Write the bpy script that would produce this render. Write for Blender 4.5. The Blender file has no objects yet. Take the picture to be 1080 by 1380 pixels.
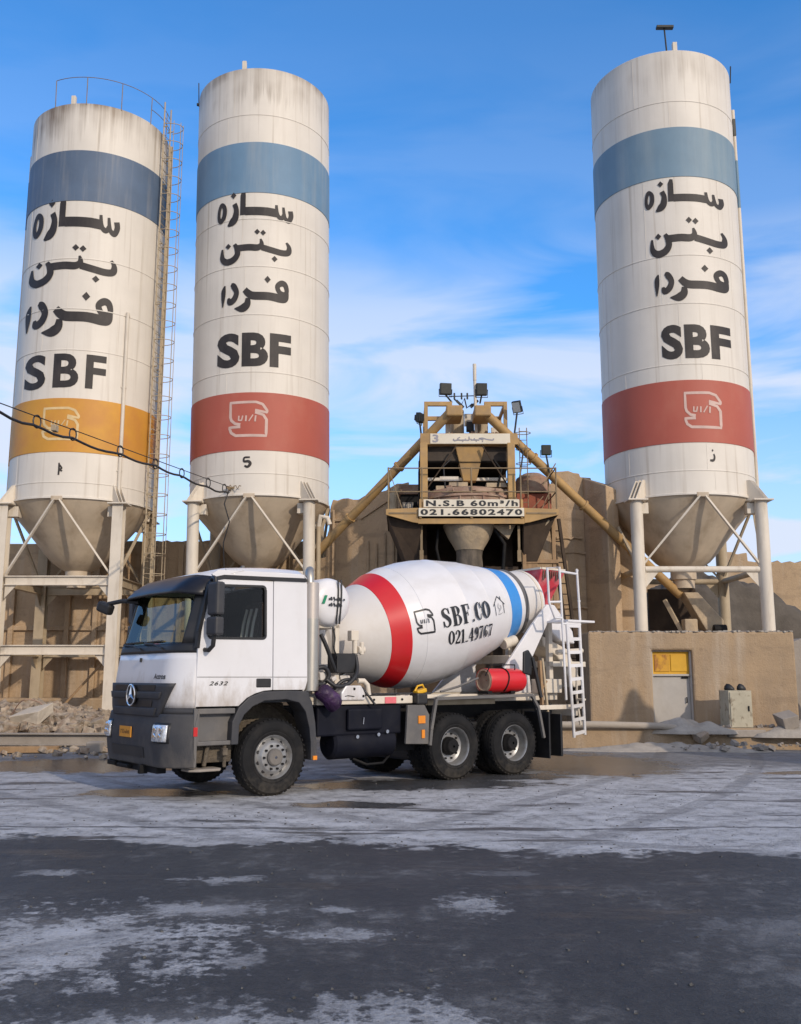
import bpy, bmesh, math, random
from mathutils import Vector, Matrix
R_ = math.radians
rnd = random.Random(7)
C = bpy.context.scene.collection
S = bpy.context.scene

# ---------------------------------------------------------------- camera
cd = bpy.data.cameras.new('camera'); cam = bpy.data.objects.new('camera', cd); C.objects.link(cam)
cd.sensor_fit = 'VERTICAL'; cd.sensor_height = 24.0; cd.lens = 24.0*1280/1380
cd.clip_start = 0.1; cd.clip_end = 3000
cam.location = (0, 0, 1.64); cam.rotation_euler = (R_(90+9.85), 0, 0)
S.camera = cam
# ---------------------------------------------------------------- sun, sky, exposure
SUN_AZ, SUN_EL = 35.0, 24.0          # degrees to the right of straight behind the camera; above the horizon
sv = Vector((math.sin(R_(SUN_AZ))*math.cos(R_(SUN_EL)), -math.cos(R_(SUN_AZ))*math.cos(R_(SUN_EL)), math.sin(R_(SUN_EL))))
sl = bpy.data.lights.new('sun', 'SUN'); sl.energy = 2.45; sl.angle = R_(0.9); sl.color = (1.0, 0.86, 0.70)
so = bpy.data.objects.new('sun', sl); C.objects.link(so); so.rotation_euler = sv.to_track_quat('Z', 'Y').to_euler()
so.location = (20, -25, 30)
W = bpy.data.worlds.new('World'); S.world = W; W.use_nodes = True
nt = W.node_tree; N = nt.nodes; Lk = nt.links
bg = N['Background']
sky = N.new('ShaderNodeTexSky'); sky.sky_type = 'NISHITA'; sky.sun_disc = False
sky.sun_elevation = R_(SUN_EL); sky.sun_rotation = math.atan2(sv.x, sv.y)
sky.altitude = 900; sky.air_density = 1.0; sky.dust_density = 0.6; sky.ozone_density = 2.0
tc = N.new('ShaderNodeTexCoord')
mp = N.new('ShaderNodeMapping'); mp.inputs['Scale'].default_value = (1.3, 1.3, 5.5); mp.inputs['Location'].default_value = (0.37, 0.2, 0.15)
mp.inputs['Rotation'].default_value = (0, R_(7), 0)
nz = N.new('ShaderNodeTexNoise'); nz.inputs['Scale'].default_value = 2.3; nz.inputs['Detail'].default_value = 8; nz.inputs['Roughness'].default_value = 0.50
nz.inputs['Distortion'].default_value = 0.5
cr = N.new('ShaderNodeValToRGB'); cr.color_ramp.elements[0].position = 0.36; cr.color_ramp.elements[1].position = 0.56
sep = N.new('ShaderNodeSeparateXYZ')
zr = N.new('ShaderNodeValToRGB'); e = zr.color_ramp.elements          # clouds lie low, thin out overhead
e[0].position = 0.0; e[0].color = (1, 1, 1, 1); e[1].position = 0.60; e[1].color = (0.03, 0.03, 0.03, 1)
k = e.new(0.27); k.color = (0.95, 0.95, 0.95, 1); k = e.new(0.37); k.color = (0.68, 0.68, 0.68, 1); k = e.new(0.44); k.color = (0.15, 0.15, 0.15, 1)
ml = N.new('ShaderNodeMath'); ml.operation = 'MULTIPLY'
hs = N.new('ShaderNodeHueSaturation'); hs.inputs['Saturation'].default_value = 1.0; hs.inputs['Value'].default_value = 1.0
mx = N.new('ShaderNodeMixRGB'); mx.inputs['Color2'].default_value = (6.7, 7.4, 8.9, 1)
Lk.new(tc.outputs['Generated'], mp.inputs['Vector']); Lk.new(mp.outputs['Vector'], nz.inputs['Vector'])
Lk.new(nz.outputs['Fac'], cr.inputs['Fac']); Lk.new(tc.outputs['Generated'], sep.inputs['Vector'])
Lk.new(sep.outputs['Z'], zr.inputs['Fac']); Lk.new(cr.outputs['Color'], ml.inputs[0]); Lk.new(zr.outputs['Color'], ml.inputs[1])
tint = N.new('ShaderNodeMixRGB'); tint.blend_type = 'MULTIPLY'; tint.inputs['Fac'].default_value = 1; tint.inputs['Color2'].default_value = (0.68, 1.72, 2.50, 1)
Lk.new(sky.outputs['Color'], hs.inputs['Color']); Lk.new(hs.outputs['Color'], tint.inputs['Color1'])
# pale warm haze on the sun's side of the sky
sd = N.new('ShaderNodeVectorMath'); sd.operation = 'DOT_PRODUCT'; sd.inputs[1].default_value = (math.sin(R_(SUN_AZ)), -math.cos(R_(SUN_AZ)), 0.25)
sr = N.new('ShaderNodeMapRange'); sr.inputs['From Min'].default_value = -0.1; sr.inputs['From Max'].default_value = 0.95; sr.inputs['To Max'].default_value = 0.85
wm = N.new('ShaderNodeMixRGB'); wm.inputs['Color2'].default_value = (10.0, 9.2, 8.6, 1)
Lk.new(tc.outputs['Generated'], sd.inputs[0]); Lk.new(sd.outputs['Value'], sr.inputs['Value']); Lk.new(sr.outputs['Result'], wm.inputs['Fac'])
Lk.new(tint.outputs['Color'], wm.inputs['Color1']); Lk.new(wm.outputs['Color'], mx.inputs['Color1'])
lo = N.new('ShaderNodeMapRange'); lo.inputs['From Min'].default_value = 0.34; lo.inputs['From Max'].default_value = 0.10; lo.inputs['To Max'].default_value = 0.72
mxx = N.new('ShaderNodeMath'); mxx.operation = 'MAXIMUM'; Lk.new(sep.outputs['Z'], lo.inputs['Value']); Lk.new(lo.outputs['Result'], mxx.inputs[0]); Lk.new(ml.outputs['Value'], mxx.inputs[1])
Lk.new(mxx.outputs['Value'], mx.inputs['Fac']); Lk.new(mx.outputs['Color'], bg.inputs['Color'])
bg.inputs['Strength'].default_value = 0.11
S.view_settings.view_transform = 'Standard'; S.view_settings.look = 'None'
S.view_settings.exposure = 0.0; S.view_settings.gamma = 1.0

# ---------------------------------------------------------------- materials
def mat(name, col, rough=0.6, metal=0.0, var=0.0, vscale=3.0, dirt=None, damt=0.0, dscale=(2, 2, 2), dlo=0.45, dhi=0.75,
        bump=0.0, bscale=20.0, spec=0.5, coat=0.0, var2=None):
    """painted / mineral surface: base colour, brightness mottling, an own-shaped dirt colour, bump"""
    m = bpy.data.materials.new(name); m.use_nodes = True
    t = m.node_tree; n = t.nodes; l = t.links; b = n['Principled BSDF']
    b.inputs['Roughness'].default_value = rough; b.inputs['Metallic'].default_value = metal
    b.inputs['Specular IOR Level'].default_value = spec; b.inputs['Coat Weight'].default_value = coat
    c4 = (*col, 1)
    b.inputs['Base Color'].default_value = c4
    if var or dirt or bump:
        co = n.new('ShaderNodeTexCoord')
    out = None
    if var:
        q = n.new('ShaderNodeTexNoise'); q.inputs['Scale'].default_value = vscale; q.inputs['Detail'].default_value = 8; q.inputs['Roughness'].default_value = 0.62
        l.new(co.outputs['Object'], q.inputs['Vector'])
        r = n.new('ShaderNodeValToRGB')
        c2 = var2 or tuple(max(0, x*(1-var)) for x in col); c3 = tuple(min(1, x*(1+var*0.6)) for x in col)
        r.color_ramp.elements[0].position = 0.3; r.color_ramp.elements[0].color = (*c2, 1)
        r.color_ramp.elements[1].position = 0.7; r.color_ramp.elements[1].color = (*c3, 1)
        l.new(q.outputs['Fac'], r.inputs['Fac']); out = r.outputs['Color']
    if dirt:
        mpn = n.new('ShaderNodeMapping'); mpn.inputs['Scale'].default_value = dscale
        l.new(co.outputs['Object'], mpn.inputs['Vector'])
        q2 = n.new('ShaderNodeTexNoise'); q2.inputs['Scale'].default_value = 1.0; q2.inputs['Detail'].default_value = 6; q2.inputs['Roughness'].default_value = 0.6
        l.new(mpn.outputs['Vector'], q2.inputs['Vector'])
        r2 = n.new('ShaderNodeMapRange'); r2.inputs['From Min'].default_value = dlo; r2.inputs['From Max'].default_value = dhi
        r2.inputs['To Max'].default_value = damt
        l.new(q2.outputs['Fac'], r2.inputs['Value'])
        x = n.new('ShaderNodeMixRGB'); x.inputs['Color1'].default_value = c4; x.inputs['Color2'].default_value = (*dirt, 1)
        if out: l.new(out, x.inputs['Color1'])
        l.new(r2.outputs['Result'], x.inputs['Fac']); out = x.outputs['Color']
    if out: l.new(out, b.inputs['Base Color'])
    if bump:
        q3 = n.new('ShaderNodeTexNoise'); q3.inputs['Scale'].default_value = bscale; q3.inputs['Detail'].default_value = 6
        l.new(co.outputs['Object'], q3.inputs['Vector'])
        bu = n.new('ShaderNodeBump'); bu.inputs['Strength'].default_value = bump; bu.inputs['Distance'].default_value = 0.03
        l.new(q3.outputs['Fac'], bu.inputs['Height']); l.new(bu.outputs['Normal'], b.inputs['Normal'])
    return m

def wallmat(*a):
    """rough render: mortar mottling, pale lime runs, hairline cracks and two scales of relief"""
    m = mat(*a); t = m.node_tree; n = t.nodes; l = t.links; b = n['Principled BSDF']
    src = b.inputs['Base Color'].links[0].from_socket; co = n.new('ShaderNodeTexCoord')
    def nz_(sc, vec, det=8, ro=.65):
        q = n.new('ShaderNodeTexNoise'); q.inputs['Scale'].default_value = sc; q.inputs['Detail'].default_value = det; q.inputs['Roughness'].default_value = ro; l.new(vec, q.inputs['Vector']); return q.outputs['Fac']
    def mr_(v, lo, hi, mx_):
        q = n.new('ShaderNodeMapRange'); q.inputs['From Min'].default_value = lo; q.inputs['From Max'].default_value = hi; q.inputs['To Max'].default_value = mx_; l.new(v, q.inputs['Value']); return q.outputs['Result']
    def mix_(f, c1, c2, mode='MIX'):
        q = n.new('ShaderNodeMixRGB'); q.blend_type = mode; l.new(f, q.inputs['Fac']); l.new(c1, q.inputs['Color1']); q.inputs['Color2'].default_value = (*c2, 1); return q.outputs['Color']
    mp_ = n.new('ShaderNodeMapping'); mp_.inputs['Scale'].default_value = (2.6, 2.6, .22); l.new(co.outputs['Object'], mp_.inputs['Vector'])
    c = mix_(mr_(nz_(1.0, mp_.outputs['Vector']), .50, .72, .55), src, (.50, .42, .33))
    c = mix_(mr_(nz_(5.5, co.outputs['Object'], 6, .7), .55, .75, .55), c, (.20, .14, .09))
    mp2 = n.new('ShaderNodeMapping'); mp2.inputs['Scale'].default_value = (.5, .5, 2.4); l.new(co.outputs['Object'], mp2.inputs['Vector'])
    c = mix_(mr_(nz_(1.0, mp2.outputs['Vector'], 7, .6), .56, .62, .35), c, (.24, .175, .115))
    vo = n.new('ShaderNodeTexVoronoi'); vo.feature = 'DISTANCE_TO_EDGE'; vo.inputs['Scale'].default_value = .55
    wv = n.new('ShaderNodeMixRGB'); wv.inputs['Fac'].default_value = .25; q = n.new('ShaderNodeTexNoise'); q.inputs['Scale'].default_value = 1.5; q.inputs['Detail'].default_value = 6
    l.new(co.outputs['Object'], q.inputs['Vector']); l.new(co.outputs['Object'], wv.inputs['Color1']); l.new(q.outputs['Color'], wv.inputs['Color2']); l.new(wv.outputs['Color'], vo.inputs['Vector'])
    l.new(c, b.inputs['Base Color'])
    bu = n.new('ShaderNodeBump'); bu.inputs['Strength'].default_value = .7; bu.inputs['Distance'].default_value = .05
    ad = n.new('ShaderNodeMath'); ad.operation = 'ADD'; l.new(nz_(3, co.outputs['Object'], 9, .7), ad.inputs[0]); l.new(mr_(nz_(22, co.outputs['Object'], 5, .6), 0, 1, .35), ad.inputs[1])
    l.new(ad.outputs[0], bu.inputs['Height']); l.new(bu.outputs['Normal'], b.inputs['Normal'])
    return m

def silo_mat(name, col, ztop, top=0.0):
    """weathered silo paint: rain streaks, and rust-brown run-off under the roof edge"""
    m = mat(name, col, 0.55, 0, 0.07, 0.7, (0.42, 0.36, 0.29), 0.30, (5, 5, 0.22), 0.50, 0.80, 0.15, 1.2)
    t = m.node_tree; n = t.nodes; l = t.links; b = n['Principled BSDF']
    src = b.inputs['Base Color'].links[0].from_socket
    co = n.new('ShaderNodeTexCoord'); sp = n.new('ShaderNodeSeparateXYZ'); l.new(co.outputs['Object'], sp.inputs[0])
    mp_ = n.new('ShaderNodeMapping'); mp_.inputs['Scale'].default_value = (3.2, 3.2, 0.10); l.new(co.outputs['Object'], mp_.inputs['Vector'])
    q = n.new('ShaderNodeTexNoise'); q.inputs['Scale'].default_value = 1.6; q.inputs['Detail'].default_value = 7; q.inputs['Roughness'].default_value = 0.7
    l.new(mp_.outputs['Vector'], q.inputs['Vector'])
    zr_ = n.new('ShaderNodeMapRange'); zr_.inputs['From Min'].default_value = ztop-2.4; zr_.inputs['From Max'].default_value = ztop+0.1
    zr_.inputs['To Min'].default_value = -0.30; zr_.inputs['To Max'].default_value = 0.30
    l.new(sp.outputs['Z'], zr_.inputs['Value'])
    ad = n.new('ShaderNodeMath'); ad.operation = 'ADD'; l.new(q.outputs['Fac'], ad.inputs[0]); l.new(zr_.outputs['Result'], ad.inputs[1])
    rr = n.new('ShaderNodeMapRange'); rr.inputs['From Min'].default_value = 0.52; rr.inputs['From Max'].default_value = 0.82; rr.inputs['To Max'].default_value = top
    l.new(ad.outputs[0], rr.inputs['Value'])
    big = n.new('ShaderNodeTexNoise'); big.inputs['Scale'].default_value = .75; big.inputs['Detail'].default_value = 2; l.new(co.outputs['Object'], big.inputs['Vector'])
    br_ = n.new('ShaderNodeMapRange'); br_.inputs['From Min'].default_value = .38; br_.inputs['From Max'].default_value = .62; br_.inputs['To Min'].default_value = .25; l.new(big.outputs['Fac'], br_.inputs['Value'])
    mu = n.new('ShaderNodeMath'); mu.operation = 'MULTIPLY'; l.new(rr.outputs['Result'], mu.inputs[0]); l.new(br_.outputs['Result'], mu.inputs[1])
    # narrow rust and cement runs anywhere on the shell
    mp3 = n.new('ShaderNodeMapping'); mp3.inputs['Scale'].default_value = (7, 7, .16); mp3.inputs['Location'].default_value = (3, 1, 2); l.new(co.outputs['Object'], mp3.inputs['Vector'])
    q4 = n.new('ShaderNodeTexNoise'); q4.inputs['Scale'].default_value = 1.0; q4.inputs['Detail'].default_value = 4; l.new(mp3.outputs['Vector'], q4.inputs['Vector'])
    r4 = n.new('ShaderNodeMapRange'); r4.inputs['From Min'].default_value = .58; r4.inputs['From Max'].default_value = .74; r4.inputs['To Max'].default_value = .65; l.new(q4.outputs['Fac'], r4.inputs['Value'])
    x4 = n.new('ShaderNodeMixRGB'); x4.inputs['Color2'].default_value = (.42, .35, .27, 1); l.new(src, x4.inputs['Color1']); l.new(r4.outputs['Result'], x4.inputs['Fac']); src = x4.outputs['Color']
    x = n.new('ShaderNodeMixRGB'); x.inputs['Color2'].default_value = (0.17, 0.115, 0.07, 1)
    l.new(src, x.inputs['Color1']); l.new(mu.outputs[0], x.inputs['Fac']); l.new(x.outputs['Color'], b.inputs['Base Color'])
    return m

def glass_mat(name, tint, refl=0.25, rmax=.9):
    m = bpy.data.materials.new(name); m.use_nodes = True
    t = m.node_tree; n = t.nodes; l = t.links; n.remove(n['Principled BSDF'])
    tr = n.new('ShaderNodeBsdfTransparent'); tr.inputs['Color'].default_value = (*tint, 1)
    gl = n.new('ShaderNodeBsdfGlossy'); gl.inputs['Roughness'].default_value = 0.03
    lw = n.new('ShaderNodeLayerWeight'); lw.inputs['Blend'].default_value = 0.35
    mr = n.new('ShaderNodeMapRange'); mr.inputs['To Min'].default_value = refl; mr.inputs['To Max'].default_value = rmax
    l.new(lw.outputs['Facing'], mr.inputs['Value'])
    ms = n.new('ShaderNodeMixShader'); l.new(mr.outputs['Result'], ms.inputs['Fac']); l.new(tr.outputs[0], ms.inputs[1]); l.new(gl.outputs[0], ms.inputs[2])
    l.new(ms.outputs[0], n['Material Output'].inputs['Surface'])
    return m

M = {}
M['white'] = mat('truck_white_paint', (0.70, 0.69, 0.70), 0.32, 0, 0.04, 1.5, (0.42, 0.37, 0.31), 0.30, (1.5, 1.5, 0.9), 0.55, 0.85, coat=0.3)
M['drumwhite'] = mat('drum_white_paint', (0.72, 0.71, 0.72), 0.36, 0, 0.06, 1.2, (0.45, 0.41, 0.36), 0.5, (0.8, 1.6, 1.6), 0.5, 0.85, 0.03, 3.0, coat=0.2)
M['drumdust'] = mat('drum_dusty_white', (0.66, 0.63, 0.60), 0.6, 0, 0.1, 2, (0.42, 0.37, 0.31), 0.55, (2, 2, 2), 0.42, 0.75, 0.08, 12)
M['red'] = mat('red_paint', (0.62, 0.012, 0.018), 0.36, 0, 0.08, 2, (0.35, 0.08, 0.06), 0.25, (1.5, 1.5, 1.5), 0.5, 0.85, coat=0.2)
M['blue'] = mat('blue_paint', (0.03, 0.25, 0.66), 0.36, 0, 0.08, 2, (0.2, 0.3, 0.45), 0.25, (1.5, 1.5, 1.5), 0.5, 0.85, coat=0.2)
M['grey'] = mat('grey_plastic', (0.034, 0.035, 0.041), 0.62, 0, 0.15, 3, (0.10, 0.09, 0.08), 0.35, (2.5, 2.5, 2.5), 0.45, 0.8, 0.06, 60)
M['greylight'] = mat('dusty_grey_panel', (0.115, 0.11, 0.108), 0.6, 0, 0.15, 3, (0.3, 0.26, 0.21), 0.4, (2, 2, 2), 0.45, 0.8, 0.05, 50)
M['black'] = mat('black_plastic', (0.012, 0.012, 0.014), 0.5, 0, 0.2, 4, (0.08, 0.07, 0.06), 0.3, (3, 3, 3), 0.5, 0.85)
M['dark'] = mat('dark_chassis', (0.010, 0.010, 0.011), 0.7, 0, 0.3, 4, (0.05, 0.043, 0.038), 0.35, (3, 3, 3), 0.45, 0.8, 0.1, 25, spec=.2)
M['navy'] = mat('dark_blue_tank', (0.007, 0.008, 0.015), 0.6, 0, 0.2, 4, (0.06, 0.055, 0.05), 0.2, (3, 3, 3), 0.5, 0.85, spec=.15)
M['rubber'] = mat('tyre_rubber', (0.009, 0.009, 0.010), 0.75, 0, 0.25, 6, (0.07, 0.06, 0.05), 0.28, (3.5, 3.5, 3.5), 0.47, 0.8, 0.15, 40, spec=.25)
M['rim'] = mat('wheel_steel', (0.36, 0.36, 0.36), 0.42, 0.6, 0.2, 5, (0.16, 0.13, 0.10), 0.6, (6, 6, 6), 0.45, 0.75)
M['steel'] = mat('stainless_steel', (0.46, 0.43, 0.38), 0.36, 0.75, 0.1, 2, (0.32, 0.27, 0.22), 0.4, (4, 4, 0.8), 0.5, 0.85)
M['mud'] = mat('caked_mud', (0.13, 0.105, 0.075), 0.9, 0, 0.4, 6, (0.05, 0.04, 0.035), 0.7, (8, 8, 8), 0.42, 0.7, 0.9, 30)
M['chrome'] = mat('chrome', (0.75, 0.75, 0.76), 0.18, 1.0)
M['lamp'] = mat('headlamp_glass', (0.85, 0.87, 0.9), 0.08, 0.5, 0.35, 22, bump=0.4, bscale=40, coat=1.0)
M['orange'] = mat('amber_plastic', (0.75, 0.25, 0.02), 0.3, 0, 0.1, 5)
M['plate'] = mat('orange_plate', (0.72, 0.30, 0.03), 0.45, 0, 0.1, 10)
M['redlens'] = mat('red_reflector', (0.5, 0.02, 0.02), 0.3)
M['pink'] = mat('faded_pink_reflector', (0.72, 0.16, 0.18), 0.4, 0, 0.15, 10)
M['purple'] = mat('purple_sack', (0.030, 0.007, 0.045), 0.5, 0, 0.5, 5, (0.12, 0.05, 0.17), 0.5, (6, 6, 6), 0.5, 0.75, 0.8, 14)
M['yellow'] = mat('yellow_plastic', (0.72, 0.40, 0.01), 0.4, 0, 0.2, 9, (0.10, 0.08, 0.05), 0.6, (7, 7, 7), 0.5, 0.75)
M['seat'] = mat('dark_seat_cloth', (0.055, 0.036, 0.03), 0.9, 0, 0.3, 8)
M['stripe'] = mat('pale_seat_stripe', (0.62, 0.60, 0.57), 0.8)
M['paint_black'] = mat('black_lettering', (0.024, 0.018, 0.016), 0.6, 0, 0.3, 2.5, (0.08, 0.065, 0.055), 0.5, (4, 4, 1.5), 0.5, 0.8)
M['ink'] = mat('black_sign_ink', (0.015, 0.015, 0.017), 0.45)
M['inkgreen'] = mat('green_sticker', (0.01, 0.22, 0.10), 0.4)
M['faded'] = mat('faded_blue_grey_lettering', (0.30, 0.29, 0.33), 0.7, 0, 0.3, 12)
M['logo_pale'] = mat('pale_pink_outline', (0.60, 0.42, 0.36), 0.6, 0, 0.15, 3)
M['logo_cream'] = mat('pale_cream_outline', (0.68, 0.50, 0.25), 0.6, 0, 0.2, 3)
M['cone'] = mat('silo_cone_dusty_paint', (0.56, 0.46, 0.34), 0.65, 0, 0.2, 1.0, (0.26, 0.18, 0.11), 0.75, (2.0, 2.0, 0.6), 0.48, 0.8, 0.15, 3)
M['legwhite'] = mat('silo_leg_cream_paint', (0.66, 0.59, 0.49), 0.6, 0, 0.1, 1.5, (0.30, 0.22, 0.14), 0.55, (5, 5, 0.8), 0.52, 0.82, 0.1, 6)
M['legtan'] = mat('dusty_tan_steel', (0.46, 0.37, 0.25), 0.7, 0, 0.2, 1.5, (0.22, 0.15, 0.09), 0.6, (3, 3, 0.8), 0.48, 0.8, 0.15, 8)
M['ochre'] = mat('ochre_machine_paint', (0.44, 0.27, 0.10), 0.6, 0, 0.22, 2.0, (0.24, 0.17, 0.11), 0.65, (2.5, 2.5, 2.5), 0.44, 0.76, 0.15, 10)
M['ochredark'] = mat('shaded_dirty_ochre', (0.042, 0.025, 0.014), 0.85, 0, 0.3, 2.0, (0.075, 0.05, 0.03), 0.6, (2, 2, 2), 0.42, 0.72, 0.2, 10)  # dirty ochre with the tower's shade put into its colour
M['hopper'] = mat('cement_caked_hopper', (0.47, 0.365, 0.24), 0.85, 0, 0.22, 3.0, (0.26, 0.22, 0.18), 0.7, (3, 3, 2), 0.42, 0.72, 0.5, 14)
M['rust'] = mat('rusty_mixer_pan', (0.34, 0.21, 0.15), 0.85, 0, 0.35, 3.0, (0.42, 0.33, 0.24), 0.8, (3, 3, 5), 0.42, 0.7, 0.5, 14)
M['redbox'] = mat('brick_red_sheet', (0.30, 0.075, 0.035), 0.7, 0, 0.2, 3, (0.30, 0.16, 0.09), 0.4, (3, 3, 3), 0.5, 0.8)
M['sign'] = mat('cream_sign_board', (0.70, 0.64, 0.52), 0.55, 0, 0.08, 2, (0.45, 0.32, 0.18), 0.35, (3, 3, 3), 0.5, 0.85)
M['lampdark'] = mat('floodlight_housing', (0.03, 0.032, 0.03), 0.5, 0.3, 0.2, 8)
M['lampglass'] = mat('floodlight_glass', (0.55, 0.58, 0.58), 0.1, 0.2)
M['lampgreen'] = mat('floodlight_green_housing', (0.015, 0.05, 0.025), 0.5, 0.2, 0.2, 8)
M['rail'] = mat('grey_brown_rail_paint', (0.26, 0.19, 0.11), 0.7, 0.2, 0.3, 5)
M['wall'] = wallmat('ochre_rendered_wall', (0.47, 0.335, 0.205), 0.9, 0, 0.16, 0.6, (0.32, 0.22, 0.135), 0.6, (0.7, 0.7, 0.45), 0.45, 0.75, 0.45, 5)
M['block'] = wallmat('tan_rendered_block', (0.40, 0.285, 0.175), 0.9, 0, 0.14, 0.7, (0.27, 0.205, 0.145), 0.75, (0.9, 0.9, 0.6), 0.42, 0.72, 0.4, 6)
M['concrete'] = mat('grey_concrete', (0.34, 0.30, 0.26), 0.9, 0, 0.2, 1.2, (0.22, 0.19, 0.16), 0.6, (2, 2, 2), 0.42, 0.72, 0.5, 9)
M['cement'] = mat('pale_cement_spill', (0.40, 0.36, 0.31), 0.95, 0, 0.2, 2.5, (0.26, 0.23, 0.20), 0.6, (4, 4, 4), 0.42, 0.72, 0.6, 12)
M['rubble'] = mat('rubble_stone', (0.36, 0.30, 0.23), 0.95, 0, 0.6, 5.5, (0.24, 0.13, 0.08), 0.5, (6, 6, 6), 0.42, 0.72, 0.6, 12)
M['slab'] = mat('pale_stone', (0.52, 0.46, 0.38), 0.9, 0, 0.15, 4, bump=0.5, bscale=10)
M['door'] = mat('dusty_grey_door', (0.44, 0.41, 0.37), 0.7, 0, 0.1, 2, (0.30, 0.24, 0.17), 0.4, (3, 3, 1.5), 0.5, 0.8, 0.1, 8)
M['doorpanel'] = mat('yellow_door_panel', (0.66, 0.36, 0.02), 0.6, 0, 0.1, 5)
M['doorpanelrust'] = mat('rust_streaked_yellow_panel', (0.62, 0.32, 0.03), 0.7, 0, 0.15, 8, (0.30, 0.11, 0.03), 0.85, (7, 7, 4), 0.45, 0.62)
M['cabinet'] = mat('chipped_cream_cabinet', (0.44, 0.40, 0.30), 0.7, 0, 0.15, 3, (0.14, 0.10, 0.06), 0.7, (7, 7, 5), 0.56, 0.66, 0.1, 8)
M['wood'] = mat('old_tan_timber', (0.33, 0.21, 0.11), 0.85, 0, 0.25, 6, (0.16, 0.10, 0.06), 0.5, (10, 10, 1), 0.45, 0.75)
M['cable'] = mat('black_cable', (0.015, 0.015, 0.018), 0.5)
M['hose'] = mat('hydraulic_hose', (0.02, 0.02, 0.022), 0.45, 0, 0.3, 10)
M['pipe'] = mat('cement_dusted_pipe', (0.40, 0.35, 0.29), 0.85, 0, 0.15, 3, (0.25, 0.2, 0.15), 0.5, (3, 3, 3), 0.45, 0.75, 0.3, 12)
M['glass'] = glass_mat('windscreen_glass', (0.50, 0.56, 0.40), 0.015, 0.22)
M['sideglass'] = glass_mat('side_glass', (0.75, 0.78, 0.78), 0.01, 0.25)
M['visor'] = mat('smoked_visor', (0.010, 0.011, 0.018), 0.38, 0, .3, 4, (.05, .045, .04), .4, (3, 3, 3), .45, .8, spec=.35)

def add_dust(m, col, z0, z1, amt, scale=(3, 3, 1.2)):
    """road dust and splashes that climb a panel from its lower edge"""
    t = m.node_tree; n = t.nodes; l = t.links; b = n['Principled BSDF']; src = b.inputs['Base Color'].links[0].from_socket
    co = n.new('ShaderNodeTexCoord'); sp = n.new('ShaderNodeSeparateXYZ'); l.new(co.outputs['Object'], sp.inputs[0])
    mp_ = n.new('ShaderNodeMapping'); mp_.inputs['Scale'].default_value = scale; l.new(co.outputs['Object'], mp_.inputs['Vector'])
    q = n.new('ShaderNodeTexNoise'); q.inputs['Scale'].default_value = 1.6; q.inputs['Detail'].default_value = 9; q.inputs['Roughness'].default_value = .7; l.new(mp_.outputs['Vector'], q.inputs['Vector'])
    r = n.new('ShaderNodeMapRange'); r.inputs['From Min'].default_value = z1; r.inputs['From Max'].default_value = z0; r.inputs['To Min'].default_value = -.25; r.inputs['To Max'].default_value = .25; l.new(sp.outputs['Z'], r.inputs['Value'])
    a = n.new('ShaderNodeMath'); a.operation = 'ADD'; l.new(q.outputs['Fac'], a.inputs[0]); l.new(r.outputs['Result'], a.inputs[1])
    f = n.new('ShaderNodeMapRange'); f.inputs['From Min'].default_value = .50; f.inputs['From Max'].default_value = .85; f.inputs['To Max'].default_value = amt; l.new(a.outputs[0], f.inputs['Value'])
    x = n.new('ShaderNodeMixRGB'); x.inputs['Color2'].default_value = (*col, 1); l.new(src, x.inputs['Color1']); l.new(f.outputs['Result'], x.inputs['Fac']); l.new(x.outputs['Color'], b.inputs['Base Color'])
add_dust(M['white'], (.36, .30, .24), 1.2, 2.1, .75)
add_dust(M['drumwhite'], (.40, .36, .31), 1.2, 2.3, .6, (1.2, 2.5, 2.5))
for k in ('grey', 'greylight'): add_dust(M[k], (.17, .148, .122), .4, 1.1, .45)
add_dust(M['rubber'], (.09, .078, .062), -.55, .1, .5, (6, 6, 6))
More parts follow.
